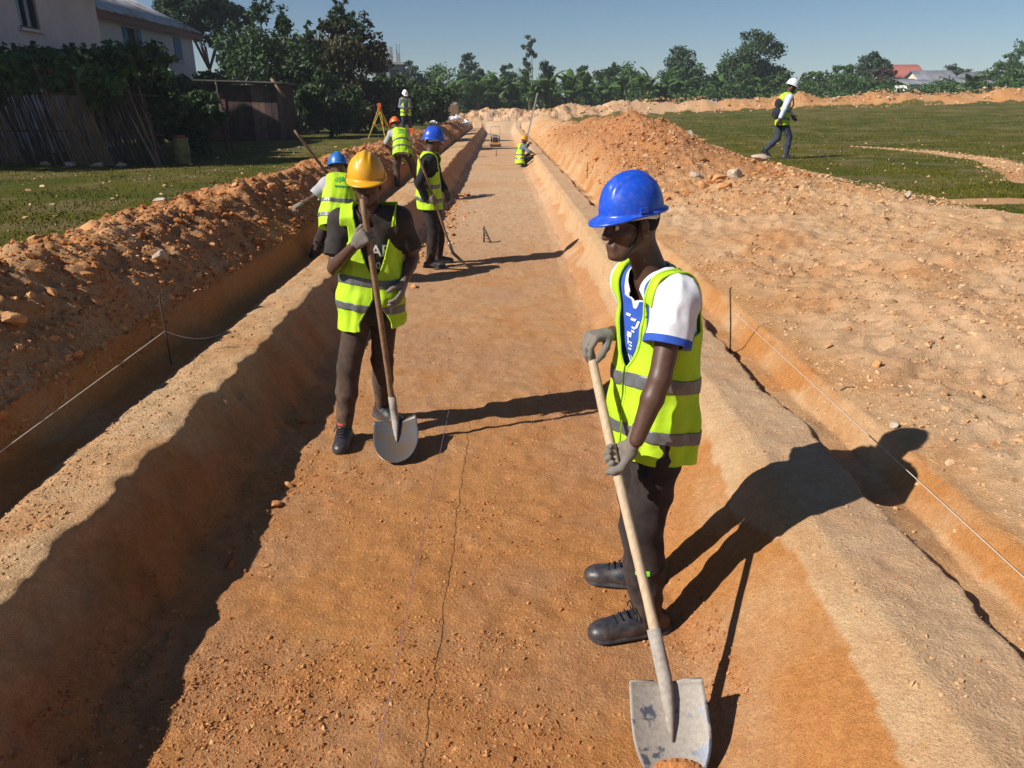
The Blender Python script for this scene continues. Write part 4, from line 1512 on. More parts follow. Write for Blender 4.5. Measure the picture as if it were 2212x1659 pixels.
# ------------------------------------------------------------------ shovels
M_WOODL = N('handle_pale_wood', 0.7, 0.25)
_v = M_WOODL.mapping((40, 40, 3))
M_WOODL.color(M_WOODL.mix(M_WOODL.ramp(M_WOODL.noise(9, 5, 0.7), [(0.4, 0.0), (0.75, 0.6)]),
              M_WOODL.ramp(M_WOODL.noise(1.5, 5, 0.6, _v), [(0.3, (0.40, 0.29, 0.175)), (0.7, (0.56, 0.43, 0.28))]), (0.36, 0.28, 0.21)))
M_WOODL.bump(M_WOODL.noise(3, 3, 0.6, _v), 0.2, 0.002); M_WOODL = M_WOODL.m
M_WOODD = simple('handle_brown_wood', (0.22, 0.135, 0.075), 0.65, 0.3, 0.3, 30, 0.2)
M_STEELD = N('shovel_steel_dark', 0.38, 0.5)
M_STEELD.b.inputs['Metallic'].default_value = 0.55
_d = M_STEELD.ramp(M_STEELD.noise(12, 6, 0.65), [(0.46, 0.0), (0.56, 0.9)])
M_STEELD.color(M_STEELD.mix(_d, (0.13, 0.135, 0.15), (0.17, 0.12, 0.085))); M_STEELD = M_STEELD.m
M_STEELC = N('shovel_steel_cement', 0.55, 0.4)
_n = M_STEELC.noise(11, 7, 0.62)
_f = M_STEELC.ramp(_n, [(0.42, 0.0), (0.46, 1.0)])
M_STEELC.color(M_STEELC.mix(_f, (0.17, 0.18, 0.21), M_STEELC.ramp(M_STEELC.noise(70, 5, 0.7), [(0.3, (0.24, 0.21, 0.175)), (0.7, (0.35, 0.31, 0.265))])))
_m = M_STEELC.math('SUBTRACT', 0.8, M_STEELC.math('MULTIPLY', _f, 0.75))
M_STEELC.link(_m, M_STEELC.b.inputs['Metallic'])
M_STEELC.bump(M_STEELC.noise(120, 4, 0.7), 0.25, 0.003); M_STEELC = M_STEELC.m
M_PLASTER = simple('dried_cement', (0.33, 0.29, 0.25), 0.9, 0.2, 0.2, 60, 0.5)


def shovel(label, top, sock, blade_dir, blade_norm, wood, steel, r=0.0175, L=0.31, W=0.122, crud=None):
    top = np.asarray(top, float); sock = np.asarray(sock, float)
    b = nrm(blade_dir); n = nrm(np.asarray(blade_norm, float) - b * np.dot(blade_norm, b)); s = np.cross(n, b)
    org = sock + b * L
    root = empty('shovel', org, label, 'shovel', 'shovels of the crew')
    d = nrm(sock - top)
    ts = np.linspace(0, 1, 15); Ls = np.linalg.norm(sock - top)
    sd = nrm(np.cross(d, A3(0.3, 0.2, 1)))
    pts = [top + (sock - top) * t + sd * 0.006 * sin(t * 5.0) for t in ts]
    rad = [r * (0.93 + 0.06 * sin(t * 4) + (0.12 if t > 0.8 else 0)) for t in ts]
    rad[0] *= 0.8
    MB().tube(pts, rad, 14).build('handle', wood, root, True, org)
    # blade: dished plate with a rounded mouth
    nu, nv = 25, 29
    P = []
    for j in range(nv):
        v = j / (nv - 1)
        w = W if v < 0.42 else W * math.sqrt(max(0.0, 1 - ((v - 0.42) / 0.58) ** 2.3))
        w = w * (0.96 + 0.04 * min(1, v / 0.3))
        for i in range(nu):
            u_ = (i / (nu - 1)) * 2 - 1
            x = u_ * w
            z = 0.028 * (x / W) ** 2 + 0.018 * (v - 0.25) ** 2
            if v < 0.001: z += 0.010 * (abs(u_) > 0.28)
            P.append(sock + b * (v * L) + s * x + n * (z - 0.012))
    P = np.array(P)
    k = np.arange((nv - 1) * nu).reshape(nv - 1, nu)[:, :-1]
    Q = np.stack([k, k + 1, k + nu + 1, k + nu], -1).reshape(-1, 4)
    bl = obj('blade', P, Q, steel, root, True, org)
    md = bl.modifiers.new('thickness', 'SOLIDIFY'); md.thickness = 0.0025; md.offset = 0
    for sg in (1, -1):
        MB().tube([sock + s * sg * W * 0.30 - n * 0.004, sock + s * sg * W * 0.94 + n * 0.014], 0.005, 6).build('foot_step', steel, bl, True, org)
    so = MB().tube([sock - d * 0.17, sock - d * 0.09, sock - d * 0.01, sock + b * 0.05 + n * 0.004, sock + b * 0.12 + n * 0.002, sock + b * 0.185 - n * 0.004],
                   [r * 1.28, r * 1.34, r * 1.36, r * 1.2, r * 0.8, r * 0.25], 14)
    so.build('socket', crud or steel, root, True, org)
    return root


def stand(x, y, z, f, H=1.72, lean=0.0):
    """upright figure facing f (2D); arms hanging"""
    k = H / 1.72
    f = nrm(A3(f[0], f[1], 0)); l = np.cross(A3(0, 0, 1), f)
    P = lambda a, b, c: A3(x, y, z) + f * a * k + l * b * k + A3(0, 0, c * k)
    return dict(pel=P(0, 0, .93), nk=P(lean, 0, 1.45), hd=P(.035 + lean, 0, 1.60), hf=f, hu=A3(0, 0, 1), shL=P(lean, .17, 1.385), shR=P(lean, -.17, 1.385),
                elL=P(-.02, .23, 1.11), elR=P(-.02, -.23, 1.11), wrL=P(.05, .25, .87), wrR=P(.05, -.25, .87),
                hipL=P(0, .09, .90), hipR=P(0, -.09, .90), knL=P(.02, .10, .48), knR=P(.02, -.10, .48), anL=P(-.02, .11, .085), anR=P(-.02, -.11, .085),
                toeL=nrm(f + l * .2), toeR=nrm(f - l * .2))


# ------------------------------------------------------------------ man in the right foreground, blue helmet
def man_foreground():
    J = dict(pel=(.590, 2.80, .925), nk=(.555, 2.79, 1.475), hd=(.462, 2.765, 1.650), hf=(-.91, -.40, -.10), hu=(-.14, -.03, .98),
             shL=(.615, 2.645, 1.405), shR=(.512, 2.950, 1.405), elL=(.552, 2.540, 1.145), wrL=(.468, 2.515, .955), elR=(.60, 3.06, 1.17), wrR=(.425, 2.862, 1.222),
             hipL=(.612, 2.715, .89), hipR=(.572, 2.89, .89), knL=(.552, 2.67, .48), knR=(.575, 2.925, .48), anL=(.575, 2.635, .086), anR=(.605, 2.965, .086),
             toeL=(-.97, -.22, 0), toeR=(-.985, .17, 0))
    p = Person('man in blue helmet, lime vest and white sleeved jersey standing in the right foreground', J, (-.925, -.38, 0), 0.0075)
    top, sock = A3(.336, 2.83, 1.175), A3(.536, 2.085, .228)
    d = nrm(top - sock)
    G = top + (sock - top) * 0.355
    w, X, Nn, S = grip_frame('L', G, d, (-.26, .73, -.63), (-.95, -.3, 0))
    p.J['wrL'] = w - X * 0.01 + A3(.012, -.006, .03)
    p.body(M_SKIN)
    p.eyes(M_EYEW, M_EYED)
    p.hair(M_HAIR)
    p.shirt(M_WHITE, 0.58, 0.012, -0.12, 0.072, 0.13, 0.014, arm=1.06)
    p.cuffs(M_JBLUE, 0.026)
    V, Q, f, _ = p._shirt
    V = V + vnormals(V, Q) * 0.0028
    su, la, fr = p.local(V)
    keep = np.minimum.reduce([f - 0.022, 0.115 + 0.3 * (0.45 - su) * (su < .45) - np.abs(la), fr - 0.01])
    p.out('shirt_panel', *clip(V, Q, keep), M_JBLUE, 0.003)
    # collar band
    D = V - (p.J['nk'] + p.f * 0.012)
    rad = np.linalg.norm(D - np.outer(D @ p.u, p.u), axis=1)
    # printed front of the jersey
    Vs, Ts = clip(V, Q, f)
    P = []; T = []
    for (cx, cy, w_, h_, sl) in ((-.045, .055, .034, .010, .5), (-.010, .044, .030, .010, .5), (.018, .030, .012, .026, .2), (-.002, .014, .030, .008, .4), (-.004, .000, .028, .007, .4), (-.030, -.018, .030, .020, .2),
                                 (-.040, -.042, .008, .034, .1), (-.024, -.048, .026, .006, .4), (-.022, -.060, .024, .006, .4), (-.026, -.074, .022, .006, .3), (-.034, -.120, .009, .040, -.5), (-.018, -.118, .007, .036, -.5)):
        k = len(P)
        for dx, dy in ((-1, -1), (0, -1), (1, -1), (1, 1), (0, 1), (-1, 1)): P.append((cx + dx * w_ / 2 + dy * h_ / 2 * sl, cy + dy * h_ / 2))
        T += [(k, k + 1, k + 4), (k, k + 4, k + 5), (k + 1, k + 2, k + 3), (k + 1, k + 3, k + 4)]
    _cp = p.decal('chest_print', np.array(P), np.array(T), M_WHITEP, (Vs, Ts), p.J['pel'] + p.u * 0.335 + p.f * 0.12 + p.l * 0.015, p.l, p.u, p.f, 0.003)
    _cp['kind'] = 'stuff'
    p.trousers(M_TROUB, 0.020, 0.06, 0.024, wide=1.02, ankle=0.056)
    V, Q, keep = p._tr
    V = V + vnormals(V, Q) * 0.003
    c = A3(.545, 2.61, .325)
    g = np.minimum.reduce([keep, 0.011 - np.abs(V[:, 2] - c[2]), 0.028 - np.abs(V[:, 0] - .540), c[1] + 0.06 - V[:, 1]])
    p.out('lime_tag', *clip(V, Q, g), M_LIME, 0.003)
    p.shoes(M_SHOE, M_SOLE, M_LACE, 0.005, 1.17)
    p.vest(M_VEST, M_TAPE, -0.158, 0.026, 0.102, 0.38, 0.004, None, 0.100, 0.010, ((-0.075, -0.025), (0.125, 0.178)), 0, 0.014, M_BIND, vwide=0.112)
    p.helmet(M_BLUEH, 0.04, 0.89, M_WHITE, 0.010)
    p.glove(M_GLOVE, w, X, Nn, S, curl=(1.05, 1.25, 0.85))
    Xr, Nr, Sr = hand_frame('R', (-.86, -.42, .02), (-.08, 0, -1))
    p.glove(M_GLOVE, A3(.418, 2.868, 1.215), Xr, Nr, Sr, curl=((0.95, 0.55, 0.35), (1.0, 0.6, 0.4), (1.05, 0.65, 0.4), (1.1, 0.7, 0.4)), thumb=1.25)
    # chin strap
    c, f, l, u = p._hf
    hd = p.J['hd']; hf, hl, hu = frame(p.J['hf'], p.J['hu'])
    mb = MB()
    for s in (1, -1):
        mb.tube([hd + hf * .012 + hl * .079 * s + hu * .03, hd + hf * .022 + hl * .0775 * s - hu * .02, hd + hf * .036 + hl * .066 * s - hu * .062, hd + hf * .058 + hl * .035 * s - hu * .104, hd + hf * .066 - hu * .116], 0.0045, 6)
    mb.build('chin_strap', M_BLACK, p.root, True, p.org)
    shovel('long wooden shovel with cement crusted blade held by the foreground man', top, sock, (.02, -.72, -.69), (-.05, -.69, .72), M_WOODL, M_STEELC, 0.0185, 0.325, 0.128, M_PLASTER)
    sv = [o for o in bpy.data.objects if o.name.startswith('shovel') and o.type == 'EMPTY'][-1]
    b = nrm((.02, -.72, -.69)); n = nrm(A3(-.05, -.69, .72)); tip = sock + b * 0.285
    F = Field(tip - 0.16, tip + 0.16, 0.006)
    F.ball(tip + n * 0.004, (nrm(np.cross(b, n)), b, n), (0.085, 0.050, 0.030), 0)
    F.ball(tip + n * 0.006 + nrm(np.cross(n, b)) * 0.04 + b * 0.02, (nrm(np.cross(b, n)), b, n), (0.06, 0.04, 0.026), 0.02)
    V, Q = F.surface(); V = wrinkle(V, Q, 0.012, (60, 60, 60), 5)
    so = obj('soil', V, Q, M_CLOD, sv, False, tuple(sv.location))
    at = so.data.attributes.new('tone', 'FLOAT', 'POINT'); at.data.foreach_set('value', np.full(len(V), 0.42, np.float32))


# ------------------------------------------------------------------ man in yellow helmet, facing the camera
def man_yellow():
    J = dict(pel=(-.815, 4.74, .92), nk=(-.795, 4.715, 1.465), hd=(-.790, 4.675, 1.625), hf=(.05, -1, -.10), hu=(0, -.08, 1),
             shR=(-.965, 4.72, 1.395), shL=(-.625, 4.73, 1.405), elR=(-1.015, 4.63, 1.135), wrR=(-.875, 4.475, 1.285), elL=(-.555, 4.80, 1.165), wrL=(-.605, 4.655, 1.035),
             hipR=(-.895, 4.74, .89), hipL=(-.735, 4.75, .89), knR=(-.985, 4.665, .48), knL=(-.795, 4.83, .48), anR=(-1.032, 4.60, .086), anL=(-.835, 4.985, .086),
             toeR=(.04, -1, 0), toeL=(.62, -.78, 0))
    p = Person('man in yellow helmet and open lime vest facing the camera, hand on hip', J, (.03, -1, 0), 0.009)
    top, sock = A3(-.779, 4.42, 1.565), A3(-.690, 4.555, .165)
    d = nrm(top - sock)
    G = top + (sock - top) * 0.145
    X, Nn, S = hand_frame('R', (.72, -.22, .60), (.3, .95, 0))
    w = G - X * 0.085 - Nn * 0.03
    p.J['wrR'] = w - X * 0.01
    p.body(M_SKIN)
    p.eyes(M_EYEW, M_EYED)
    p.shirt(M_TEE, 0.74, 0.012, -0.20, 0.075, 0.0, 0.008, arm=1.02)
    V, Q, f, _ = p._shirt
    tgt = clip(V, Q, f)
    P, T = text_shape('AP', 0.098)
    p.decal('shirt_lettering', P, T, M_WHITEP, tgt, p.J['pel'] + p.u * 0.315 + p.f * 0.12 + p.l * 0.070, p.l, p.u, p.f, 0.004)
    P, T = text_shape('0', 0.06)
    p.decal('shirt_lettering', P, T, M_WHITEP, tgt, p.J['pel'] + p.u * 0.225 + p.f * 0.12 + p.l * 0.055, p.l, p.u, p.f, 0.004)
    p.trousers(M_TROU, 0.014, 0.02, 0.010, wide=0.98, ankle=0.040)
    p.shoes(M_SHOE, M_SOLE, M_LACE, 0.005, 1.1)
    mb = MB()
    for s in 'LR':
        mb.tube([p.J['an' + s] - A3(0, 0, .02), p.J['an' + s] + A3(0, 0, .055)], 0.042, 14)
    for s in 'LR':
        MB().tube([p.J['an' + s] - A3(0, 0, .02), p.J['an' + s] + A3(0, 0, .055)], 0.042, 14).build('sock', M_SOCK, p.root, True, p.org)
    p.vest(M_VEST, M_TAPE, -0.17, 0.030, 0.090, 0.40, 0.010, (0.03, 0.085), 0.105, 0.010, ((-0.055, -0.008), (0.105, 0.155)), 3, 0.03, M_BIND, shift=0.035, hem_tilt=0.10, vwide=0.115)
    p.helmet(M_YELH, 0.02, 0.97)
    p.glove(M_GLOVE, w, X, Nn, S, curl=(1.05, 1.25, 0.85))
    Xl, Nl, Sl = hand_frame('L', (-.15, -.55, -.80), (-.95, .1, .1))
    p.glove(M_GLOVE, p.J['wrL'], Xl, Nl, Sl, curl=(0.35, 0.45, 0.3))
    shovel('shovel with dark round blade held upright by the man in yellow helmet', top, sock, (.13, -.90, -.37), (-.10, -.38, .92), M_WOODD, M_STEELD, 0.0185, 0.365, 0.142, M_PLASTER)


# ------------------------------------------------------------------ man in blue helmet further along the trench
def man_blue_mid():
    J = dict(pel=(-.955, 10.45, .93), nk=(-.925, 10.455, 1.465), hd=(-.862, 10.475, 1.620), hf=(.93, .34, -.10), hu=(.08, 0, 1),
             shR=(-.935, 10.29, 1.385), shL=(-.885, 10.62, 1.395), elR=(-1.055, 10.215, 1.125), wrR=(-.93, 10.175, .965), elL=(-.84, 10.72, 1.13), wrL=(-.74, 10.62, .98),
             hipR=(-.965, 10.36, .89), hipL=(-.935, 10.54, .89), knR=(-.905, 10.35, .48), knL=(-.845, 10.57, .48), anR=(-.965, 10.365, .086), anL=(-.875, 10.66, .086),
             toeR=(.97, -.2, 0), toeL=(.95, .2, 0))
    p = Person('man in blue helmet, lime vest and dark clothes standing below the left bank', J, (.92, .38, 0), 0.014)
    top, sock = A3(-1.045, 10.17, 1.475), A3(-.655, 10.36, .185)
    d = nrm(top - sock)
    G = top + (sock - top) * 0.43
    w, X, Nn, S = grip_frame('R', G, d, (.75, -.2, -.5), (.3, .9, 0), 0.085)
    p.J['wrR'] = w - X * 0.01
    p.body(M_SKIN)
    p.hair(M_HAIR)
    p.shirt(M_BLACK, 1.92, 0.012, -0.12, 0.075, 0.0, 0.008)
    p.trousers(M_TROUB, 0.018, 0.05, 0.012, ankle=0.052)
    p.shoes(M_SHOE, M_SOLE, None, 0.007)
    p.vest(M_VEST, M_TAPE, -0.15, 0.028, 0.082, 0.34, 0.006, None, 0.115, 0.008, ((-0.05, 0.0), (0.13, 0.18)), 5, 0.03)
    p.helmet(M_BLUEH, 0.0, 1.04, M_WHITE, slot=False)
    p.glove(M_GLOVE, w, X, Nn, S, curl=(1.05, 1.25, 0.85), h=0.006)
    Xl, Nl, Sl = hand_frame('L', (.3, -.2, -.9), (-.3, -.9, 0))
    p.glove(M_GLOVE, p.J['wrL'], Xl, Nl, Sl, curl=(0.5, 0.5, 0.4), h=0.007)
    shovel('shovel leaning before the blue helmeted man in dark clothes, blade edge on the trench floor', top, sock, (.72, -.12, -.68), (.66, .25, .70), M_WOODD, M_STEELD, 0.017, 0.30, 0.115)


def logo(p, c, sc, ey):
    """green sun-ray print on the back of a vest"""
    P = []; T = []
    for i in range(7):
        a0 = radians(25 + i * 20); a1 = a0 + radians(11)
        k = len(P)
        for a, r in ((a0, .35), (a1, .35), (a1, 1.0), (a0, 1.0)): P.append((cos(a) * r * sc, sin(a) * r * sc))
        T += [(k, k + 1, k + 2), (k, k + 2, k + 3)]
    for i in range(5):
        k = len(P); x = (i - 2) * 0.36 * sc
        for dx, dy in ((-.13, -.42), (.13, -.42), (.13, -.18), (-.13, -.18)): P.append((x + dx * sc, dy * sc))
        T += [(k, k + 1, k + 2), (k, k + 2, k + 3)]
    p.decal('back_print', np.array(P), np.array(T), M_GREENP, p._vest, c, -p.l, ey, -p.f, 0.006)


def man_light_blue():
    J = dict(pel=(-1.92, 9.20, .86), nk=(-1.915, 9.46, 1.25), hd=(-1.945, 9.545, 1.365), hf=(-.30, .90, -.30), hu=(-.05, .30, .95),
             shL=(-2.06, 9.38, 1.19), shR=(-1.74, 9.44, 1.19), elL=(-2.225, 9.30, 1.035), wrL=(-2.345, 9.235, .985), elR=(-1.70, 9.66, 1.02), wrR=(-1.86, 9.74, .95),
             hipL=(-1.995, 9.20, .83), hipR=(-1.845, 9.21, .83), knL=(-2.15, 9.50, .66), knR=(-1.99, 9.52, .66), anL=(-2.27, 9.27, .37), anR=(-2.08, 9.30, .51),
             toeL=(-.3, .95, 0), toeR=(-.1, 1, 0))
    p = Person('man in light blue helmet bent over in the left side ditch, back turned', J, (-.12, .85, -.4), 0.014)
    p.body(M_SKIN2)
    p.shirt(M_GREYT, 0.80, 0.014, -0.10, 0.075, 0.0, 0.008, arm=1.1)
    p.trousers(M_TROUB, 0.016)
    p.shoes(M_SHOE, M_SOLE, None, 0.008)
    p.vest(M_VEST, M_TAPE, -0.16, 0.028, 0.085, 0.30, 0.01, None, 0.102, 0.010, ((-0.06, -0.015), (0.12, 0.165)), 8, 0.03)
    logo(p, p.J['pel'] + p.u * 0.33 - p.f * 0.12 - p.l * 0.05, 0.10, p.u)
    p.helmet(M_BLUEL, 0.0, 1.0, slot=False)
    X, Nn, S = hand_frame('L', p.J['wrL'] - p.J['elL'], (0, .3, -1))
    p.glove(M_GLOVE, p.J['wrL'], X, Nn, S, curl=(0.9, 1.0, 0.6), h=0.006)
    X, Nn, S = hand_frame('R', (-.9, .4, -.1), (.3, .2, -.9))
    p.glove(M_GLOVE, p.J['wrR'], X, Nn, S, curl=(1.1, 1.2, 0.8), h=0.006)
    shovel('shovel raised behind the bent man in light blue helmet, handle end in the air', (-2.40, 9.47, 1.80), (-1.80, 9.98, .72), (.45, .45, -.75), (.6, .2, .7), M_WOODD, M_STEELD, 0.017)


def man_orange():
    J = dict(pel=(-2.20, 18.0, 1.13), nk=(-2.30, 18.40, 1.53), hd=(-2.40, 18.50, 1.66), hf=(-.45, .80, -.42), hu=(-.15, .42, .90),
             shL=(-2.47, 18.31, 1.48), shR=(-2.13, 18.34, 1.46), elL=(-2.62, 18.45, 1.24), wrL=(-2.52, 18.66, 1.12), elR=(-2.06, 18.55, 1.25), wrR=(-2.18, 18.74, 1.08),
             hipL=(-2.28, 18.0, 1.10), hipR=(-2.11, 18.03, 1.10), knL=(-2.36, 18.08, .75), knR=(-2.02, 18.20, .83), anL=(-2.34, 17.98, .37), anR=(-1.95, 18.28, .51),
             toeL=(-.4, .9, 0), toeR=(.1, 1, 0))
    p = Person('man in orange helmet bending forward over the left heap, back to the camera', J, (-.35, .75, -.6), 0.018)
    p.body(M_SKIN2)
    p.shirt(M_GREYT, 0.85, 0.014, -0.14, 0.075)
    p.trousers(M_TROU, 0.018)
    p.shoes(M_SHOE, M_SOLE, None, 0.010)
    p.vest(M_VEST, M_TAPE, -0.15, 0.028, 0.085, 0.30, 0.01, None, 0.105, 0.010, ((0.0, 0.05), (0.19, 0.24)), 11, 0.04)
    logo(p, p.J['pel'] + p.u * 0.40 - p.f * 0.12, 0.085, p.u)
    p.helmet(M_ORAH, 0.0, 1.0, slot=False)
    for s in 'LR':
        X, Nn, S = hand_frame(s, p.J['wr' + s] - p.J['el' + s], (0, 0, -1))
        p.glove(M_GLOVE, p.J['wr' + s], X, Nn, S, curl=(1.0, 1.2, 0.8), h=0.009)
    shovel('shovel half hidden beyond the man in orange helmet', (-2.62, 18.62, 1.42), (-2.05, 18.95, .78), (.6, .35, -.6), (.4, .2, .8), M_WOODD, M_STEELD, 0.017)


def man_tripod():
    z = gz(-3.87, 33.5)
    J = stand(-3.87, 33.5, z, (.35, -.94), 1.66)
    f = nrm(A3(.35, -.94, 0)); l = np.cross(A3(0, 0, 1), f); o = A3(-3.87, 33.5, z)
    for s, sg in (('L', 1), ('R', -1)):
        J['el' + s] = o + l * .24 * sg + A3(0, 0, 1.08) - f * .02
        J['wr' + s] = o + l * .07 * sg + f * .24 + A3(0, 0, 1.02)
        J['an' + s] = o + l * (.19 if sg > 0 else .15) * sg + A3(0, 0, .085)
        J['kn' + s] = o + l * .14 * sg + f * .02 + A3(0, 0, .48)
    J['hf'] = nrm(A3(.45, -.80, -.45)); J['hu'] = nrm(A3(.2, -.42, .9))
    p = Person('man in white helmet and open lime vest looking at his hands beside the tripod', J, (.35, -.94, 0), 0.022)
    hs = []
    for s in 'LR':
        X, Nn, S = hand_frame(s, p.J['wr' + s] - p.J['el' + s], (0, 0, -1))
        hs.append((p.J['wr' + s], X, Nn, S, (.6, .7, .4)))
    p.body(M_SKIN2, hs)
    p.shirt(M_JACK, 1.9, 0.016, -0.14, 0.08)
    p.trousers(M_JEAN, 0.016)
    p.shoes(M_SHOE, M_SOLE, None, 0.012)
    p.vest(M_VEST, M_TAPE, -0.17, 0.030, 0.09, 0.44, 0.055, None, 0.11, 0.010, ((-0.05, 0.0),), 14, 0.03)
    p.helmet(M_WHIH, 0.0, 1.0, slot=False)


def man_squatting():
    J = dict(pel=(.70, 28.45, .25), nk=(.765, 28.56, .76), hd=(.845, 28.60, .90), hf=(.85, .45, -.30), hu=(.28, .1, .95),
             shR=(.84, 28.42, .68), shL=(.70, 28.73, .70), elR=(1.0, 28.34, .54), wrR=(1.13, 28.38, .50), elL=(.90, 28.84, .62), wrL=(1.02, 28.72, .78),
             hipL=(.70, 28.56, .24), hipR=(.74, 28.36, .24), knL=(1.03, 28.72, .44), knR=(1.12, 28.42, .38), anL=(.83, 28.68, .10), anR=(.82, 28.36, .10),
             toeL=(.9, .35, 0), toeR=(.95, .1, 0))
    p = Person('man in yellow helmet squatting by the right trench wall with a levelling staff', J, (.92, .30, -.1), 0.018)
    hs = []
    for s in 'LR':
        X, Nn, S = hand_frame(s, p.J['wr' + s] - p.J['el' + s], (0, 0, -1))
        hs.append((p.J['wr' + s], X, Nn, S, (.8, .9, .5)))
    p.body(M_SKIN2, hs)
    p.shirt(M_JACK, 1.85, 0.016, -0.10, 0.08)
    p.trousers(M_NAVY, 0.018)
    p.shoes(M_SHOE, M_SOLE, None, 0.012)
    p.vest(M_VEST, M_TAPE, -0.14, 0.030, 0.085, 0.3, 0.02, None, 0.105, 0.008, ((0.02, 0.07), (0.15, 0.19)), 16, 0.03)
    a = np.linspace(0, 2 * pi, 21)[:-1]
    P = np.concatenate([[(0, 0)], np.stack([np.cos(a) * .065, np.sin(a) * .085], 1)])
    k = np.arange(20)
    p.decal('back_print', P, np.stack([np.zeros(20, int), k + 1, (k + 1) % 20 + 1], 1), M_GREENP, p._vest, p.J['pel'] + p.u * 0.36 - p.f * 0.12, -p.l, p.u, -p.f, 0.006)
    p.helmet(M_YELH, 0.0, 1.0, M_WHITE, slot=False)
    # levelling staff
    a, b = A3(.73, 28.80, gz(.73, 28.80)), A3(1.30, 28.72, 2.46)
    root = empty('levelling_staff', a, 'long aluminium levelling staff leaning above the squatting man', 'staff')
    d = nrm(b - a); s = nrm(np.cross(d, A3(0, 1, 0))); t = np.cross(d, s)
    m_al = simple('aluminium', (0.50, 0.52, 0.55), 0.35, 0.5, 0.1, 20, 0.05, metal=0.6)
    MB().box((a + b) / 2 - d * 0.35, (0.055, 0.034, np.linalg.norm(b - a) - 0.7), np.stack([s, t, d], 1)).build('lower_section', m_al, root, False, a)
    MB().box(b - d * 0.38, (0.042, 0.026, 0.80), np.stack([s, t, d], 1)).build('upper_section', m_al, root, False, a)


def man_walking():
    J = dict(pel=(6.56, 18.80, 1.79), nk=(6.635, 18.80, 2.325), hd=(6.695, 18.79, 2.475), hf=(.93, -.10, -.33), hu=(.32, 0, .95),
             shR=(6.615, 18.63, 2.25), shL=(6.625, 18.97, 2.25), elR=(6.50, 18.57, 1.99), wrR=(6.43, 18.585, 1.79), elL=(6.72, 19.01, 2.01), wrL=(6.84, 18.97, 1.85),
             hipR=(6.56, 18.71, 1.76), hipL=(6.56, 18.89, 1.76), knR=(6.735, 18.72, 1.385), knL=(6.515, 18.87, 1.355), anR=(6.705, 18.72, .985), anL=(6.27, 18.88, 1.10),
             toeR=(1, -.1, 0), toeL=(.78, .0, -.62))
    dz = gz(6.72, 18.72) - 0.898
    J = {k: (np.asarray(v, float) + (A3(0, 0, dz) if k not in ('hf', 'hu', 'toeL', 'toeR') else 0)) for k, v in J.items()}
    p = Person('man in white helmet with backpack walking across the grass on the right', J, (.99, -.08, 0), 0.015)
    hs = []
    for s in 'LR':
        X, Nn, S = hand_frame(s, p.J['wr' + s] - p.J['el' + s], (0.2, (1 if s == 'R' else -1), 0))
        hs.append((p.J['wr' + s], X, Nn, S, (.4, .5, .4)))
    p.body(M_SKIN2, hs)
    p.hair(M_HAIR)
    p.shirt(M_PALEB, 1.93, 0.014, -0.10, 0.068)
    p.trousers(M_JEAN, 0.016, 0.05)
    p.shoes(M_SHOE, M_SOLE, None, 0.009)
    p.vest(M_VEST, M_TAPE, -0.14, 0.026, 0.082, 0.32, 0.004, None, 0.118, 0.008, ((-0.02, 0.03), (0.14, 0.19)), 19, 0.02)
    p.helmet(M_WHIH, 0.05, 1.04, slot=False)
    # backpack
    F = Field(A3(6.1, 18.5, 1.6), A3(6.7, 19.1, 2.5), 0.011)
    F.cone((6.425, 18.74, 1.90 + dz), (6.425, 18.86, 1.90 + dz), .115, .115, 0, (1, 0, 0), 0.85)
    F.cone((6.455, 18.74, 2.13 + dz), (6.455, 18.86, 2.13 + dz), .10, .10, .08, (1, 0, 0), 0.85)
    V, Q = F.surface()
    V = wrinkle(V, Q, .01, (9, 9, 12), 4)
    root = empty('backpack', (6.43, 18.8, 1.78 + dz), 'dark blue backpack on the back of the walking man', 'backpack')
    obj('bag_body', V, Q, M_NAVY, root, True, (6.43, 18.8, 1.78 + dz))
    for sd in (18.66, 18.94):
        MB().tube([(6.50, sd, 2.18 + dz), (6.58, sd, 2.335 + dz), (6.70, sd, 2.27 + dz), (6.735, sd, 2.10 + dz), (6.64, sd, 1.93 + dz), (6.48, sd, 1.86 + dz)], 0.016, 8).build('strap', M_NAVY, root, True, (6.43, 18.8, 1.78 + dz))


for _f in (man_foreground, man_yellow, man_blue_mid, man_light_blue, man_orange, man_tripod, man_squatting, man_walking):
    _f()
# ------------------------------------------------------------------ surveying gear, machine, stakes and strings
M_YELP = simple('paint_yellow', (0.62, 0.46, 0.03), 0.45, 0.4, 0.12, 20, 0.05)
M_ORAP = simple('paint_orange_red', (0.62, 0.13, 0.02), 0.4, 0.4, 0.1, 20, 0.05)
M_IRON = simple('rusty_iron', (0.085, 0.065, 0.055), 0.75, 0.3, 0.35, 60, 0.3, metal=0.3)
M_STRING = simple('string_white', (0.62, 0.56, 0.48), 0.9, 0.1, 0.1, 60, 0)
M_PURPLE = simple('string_purple', (0.22, 0.12, 0.22), 0.9, 0.1, 0.1, 60, 0)
M_DARKM = simple('machine_black', (0.030, 0.030, 0.032), 0.55, 0.4, 0.3, 30, 0.1)


